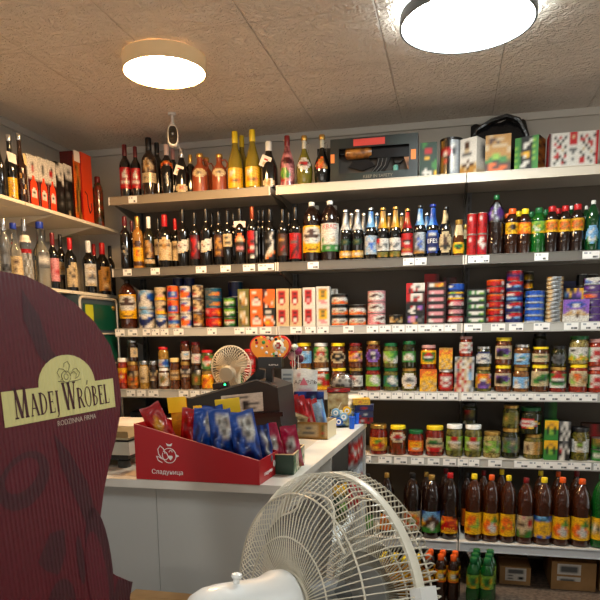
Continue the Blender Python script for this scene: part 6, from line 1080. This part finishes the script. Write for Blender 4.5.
for s, L in TAGS.items():
    Y0, zt, nm = SHELF[s]; last = {}
    for px, w in L:
        p = at_y(px, 300, Y0-.0035)
        for _ in range(3): q = at_y(px, 195 if s == 'A' else {'B':265,'C':330,'D':395,'E':461}[s], Y0-.0035)
        ww = w/scl(q)*.97; near = min(FRONT[s], key=lambda e: abs(e[0]-px))[1]; near = near.split(',')[0]
        c = last.get(near, 0); last[near] = c+1
        words = near.split(); near = ' '.join(words[:7]); 
        while near.split()[-1] in ('with','and','of','the','a','in','to','beside','on','behind','its'): near = ' '.join(near.split()[:-1])
        o = ob('price_tag', MB().box(-ww/2, ww/2, -.0012, .0, -.038, -.002), tm, None, (q.x, Y0-.0034, zt-.002))
        tag(o, 'white price tag %s: %s' % (('under', 'second under', 'third under', 'fourth under')[c], near), 'price tag', 'price tags on the %s shelf rail' % ROWS[s])
        pa = random.choice(('ss.s....|........|.....aas','.sss....|........|....asaa','s.ss....|........|.....aa.'))
        ob('print', MB().art(pa, lambda u, v: (-ww*.42+ww*.84*u, -.0016, -.034+.028*v)).mesh('print'), PRINT, o)
# ------------------------------------------------------------------ light and exposure
def area(n, loc, rot, e, sx, sy, c):
    l = bpy.data.lights.new(n, 'AREA'); l.shape = 'RECTANGLE'; l.size = sx; l.size_y = sy; l.energy = e; l.color = c
    o = bpy.data.objects.new(n, l); COL.objects.link(o); o.location = loc; o.rotation_euler = rot; return o
lamp(.9, .2, .245, .062, M('lamp_rim_grey', (92,96,100), .4, .3), 'round ceiling lamp added for fill light over the shop floor, outside the picture', (.92, 1, 1, 14), None)  # unseen lamp added to lift the light level
lamp(-1.3, -.3, .245, .062, M('lamp_rim_grey', (92,96,100), .4, .3), 'second round ceiling lamp added for fill light over the shop floor, outside the picture', (.92, .98, 1, 16), None)  # another unseen lamp, added as fill
wd = bpy.data.worlds.new('World'); SC.world = wd; wd.use_nodes = True; wn = wd.node_tree; wb = wn.nodes['Background']   # daylight shaped as fill: bright ground lifts the ceiling, sky kept dark
wt = wn.nodes.new('ShaderNodeTexCoord'); ws = wn.nodes.new('ShaderNodeSeparateXYZ'); wr = wn.nodes.new('ShaderNodeValToRGB'); wm = wn.nodes.new('ShaderNodeMapRange'); wm.inputs[1].default_value = -1; wm.inputs[2].default_value = 1
wr.color_ramp.elements[0].position = .46; wr.color_ramp.elements[0].color = (1.5,1.36,1.18,1); wr.color_ramp.elements[1].position = .54; wr.color_ramp.elements[1].color = (.06,.06,.06,1)
wn.links.new(wt.outputs['Generated'], ws.inputs[0]); wn.links.new(ws.outputs[2], wm.inputs[0]); wn.links.new(wm.outputs[0], wr.inputs[0]); we = wn.nodes.new('ShaderNodeMapRange'); we.inputs[1].default_value = .45; we.inputs[2].default_value = .8; wn.links.new(ws.outputs[0], we.inputs[0])   # side glow added for highlights through the added door
wa = wn.nodes.new('ShaderNodeMix'); wa.data_type = 'RGBA'; wa.inputs[7].default_value = (1.0, 1.1, 1.1, 1); wn.links.new(we.outputs[0], wa.inputs[0]); wn.links.new(wr.outputs[0], wa.inputs[6]); wn.links.new(wa.outputs[2], wb.inputs[0]); wb.inputs[1].default_value = 1.0
SC.view_settings.view_transform = 'Standard'; SC.view_settings.look = 'None'; SC.view_settings.gamma = 1; SC.view_settings.use_curve_mapping = False
SC.view_settings.exposure = .85
SC.cycles.use_denoising = True; SC.cycles.max_bounces = 8; SC.cycles.transmission_bounces = 6; SC.cycles.sample_clamp_indirect = 6; SC.cycles.caustics_reflective = False; SC.cycles.caustics_refractive = False
for k_, v_ in LABELS.items():
    if len(v_) > 1: print('DUP LABEL', k_, v_)
    n_ = len(k_.split())
    if n_ > 16 or n_ < 4: print('LEN', n_, k_)
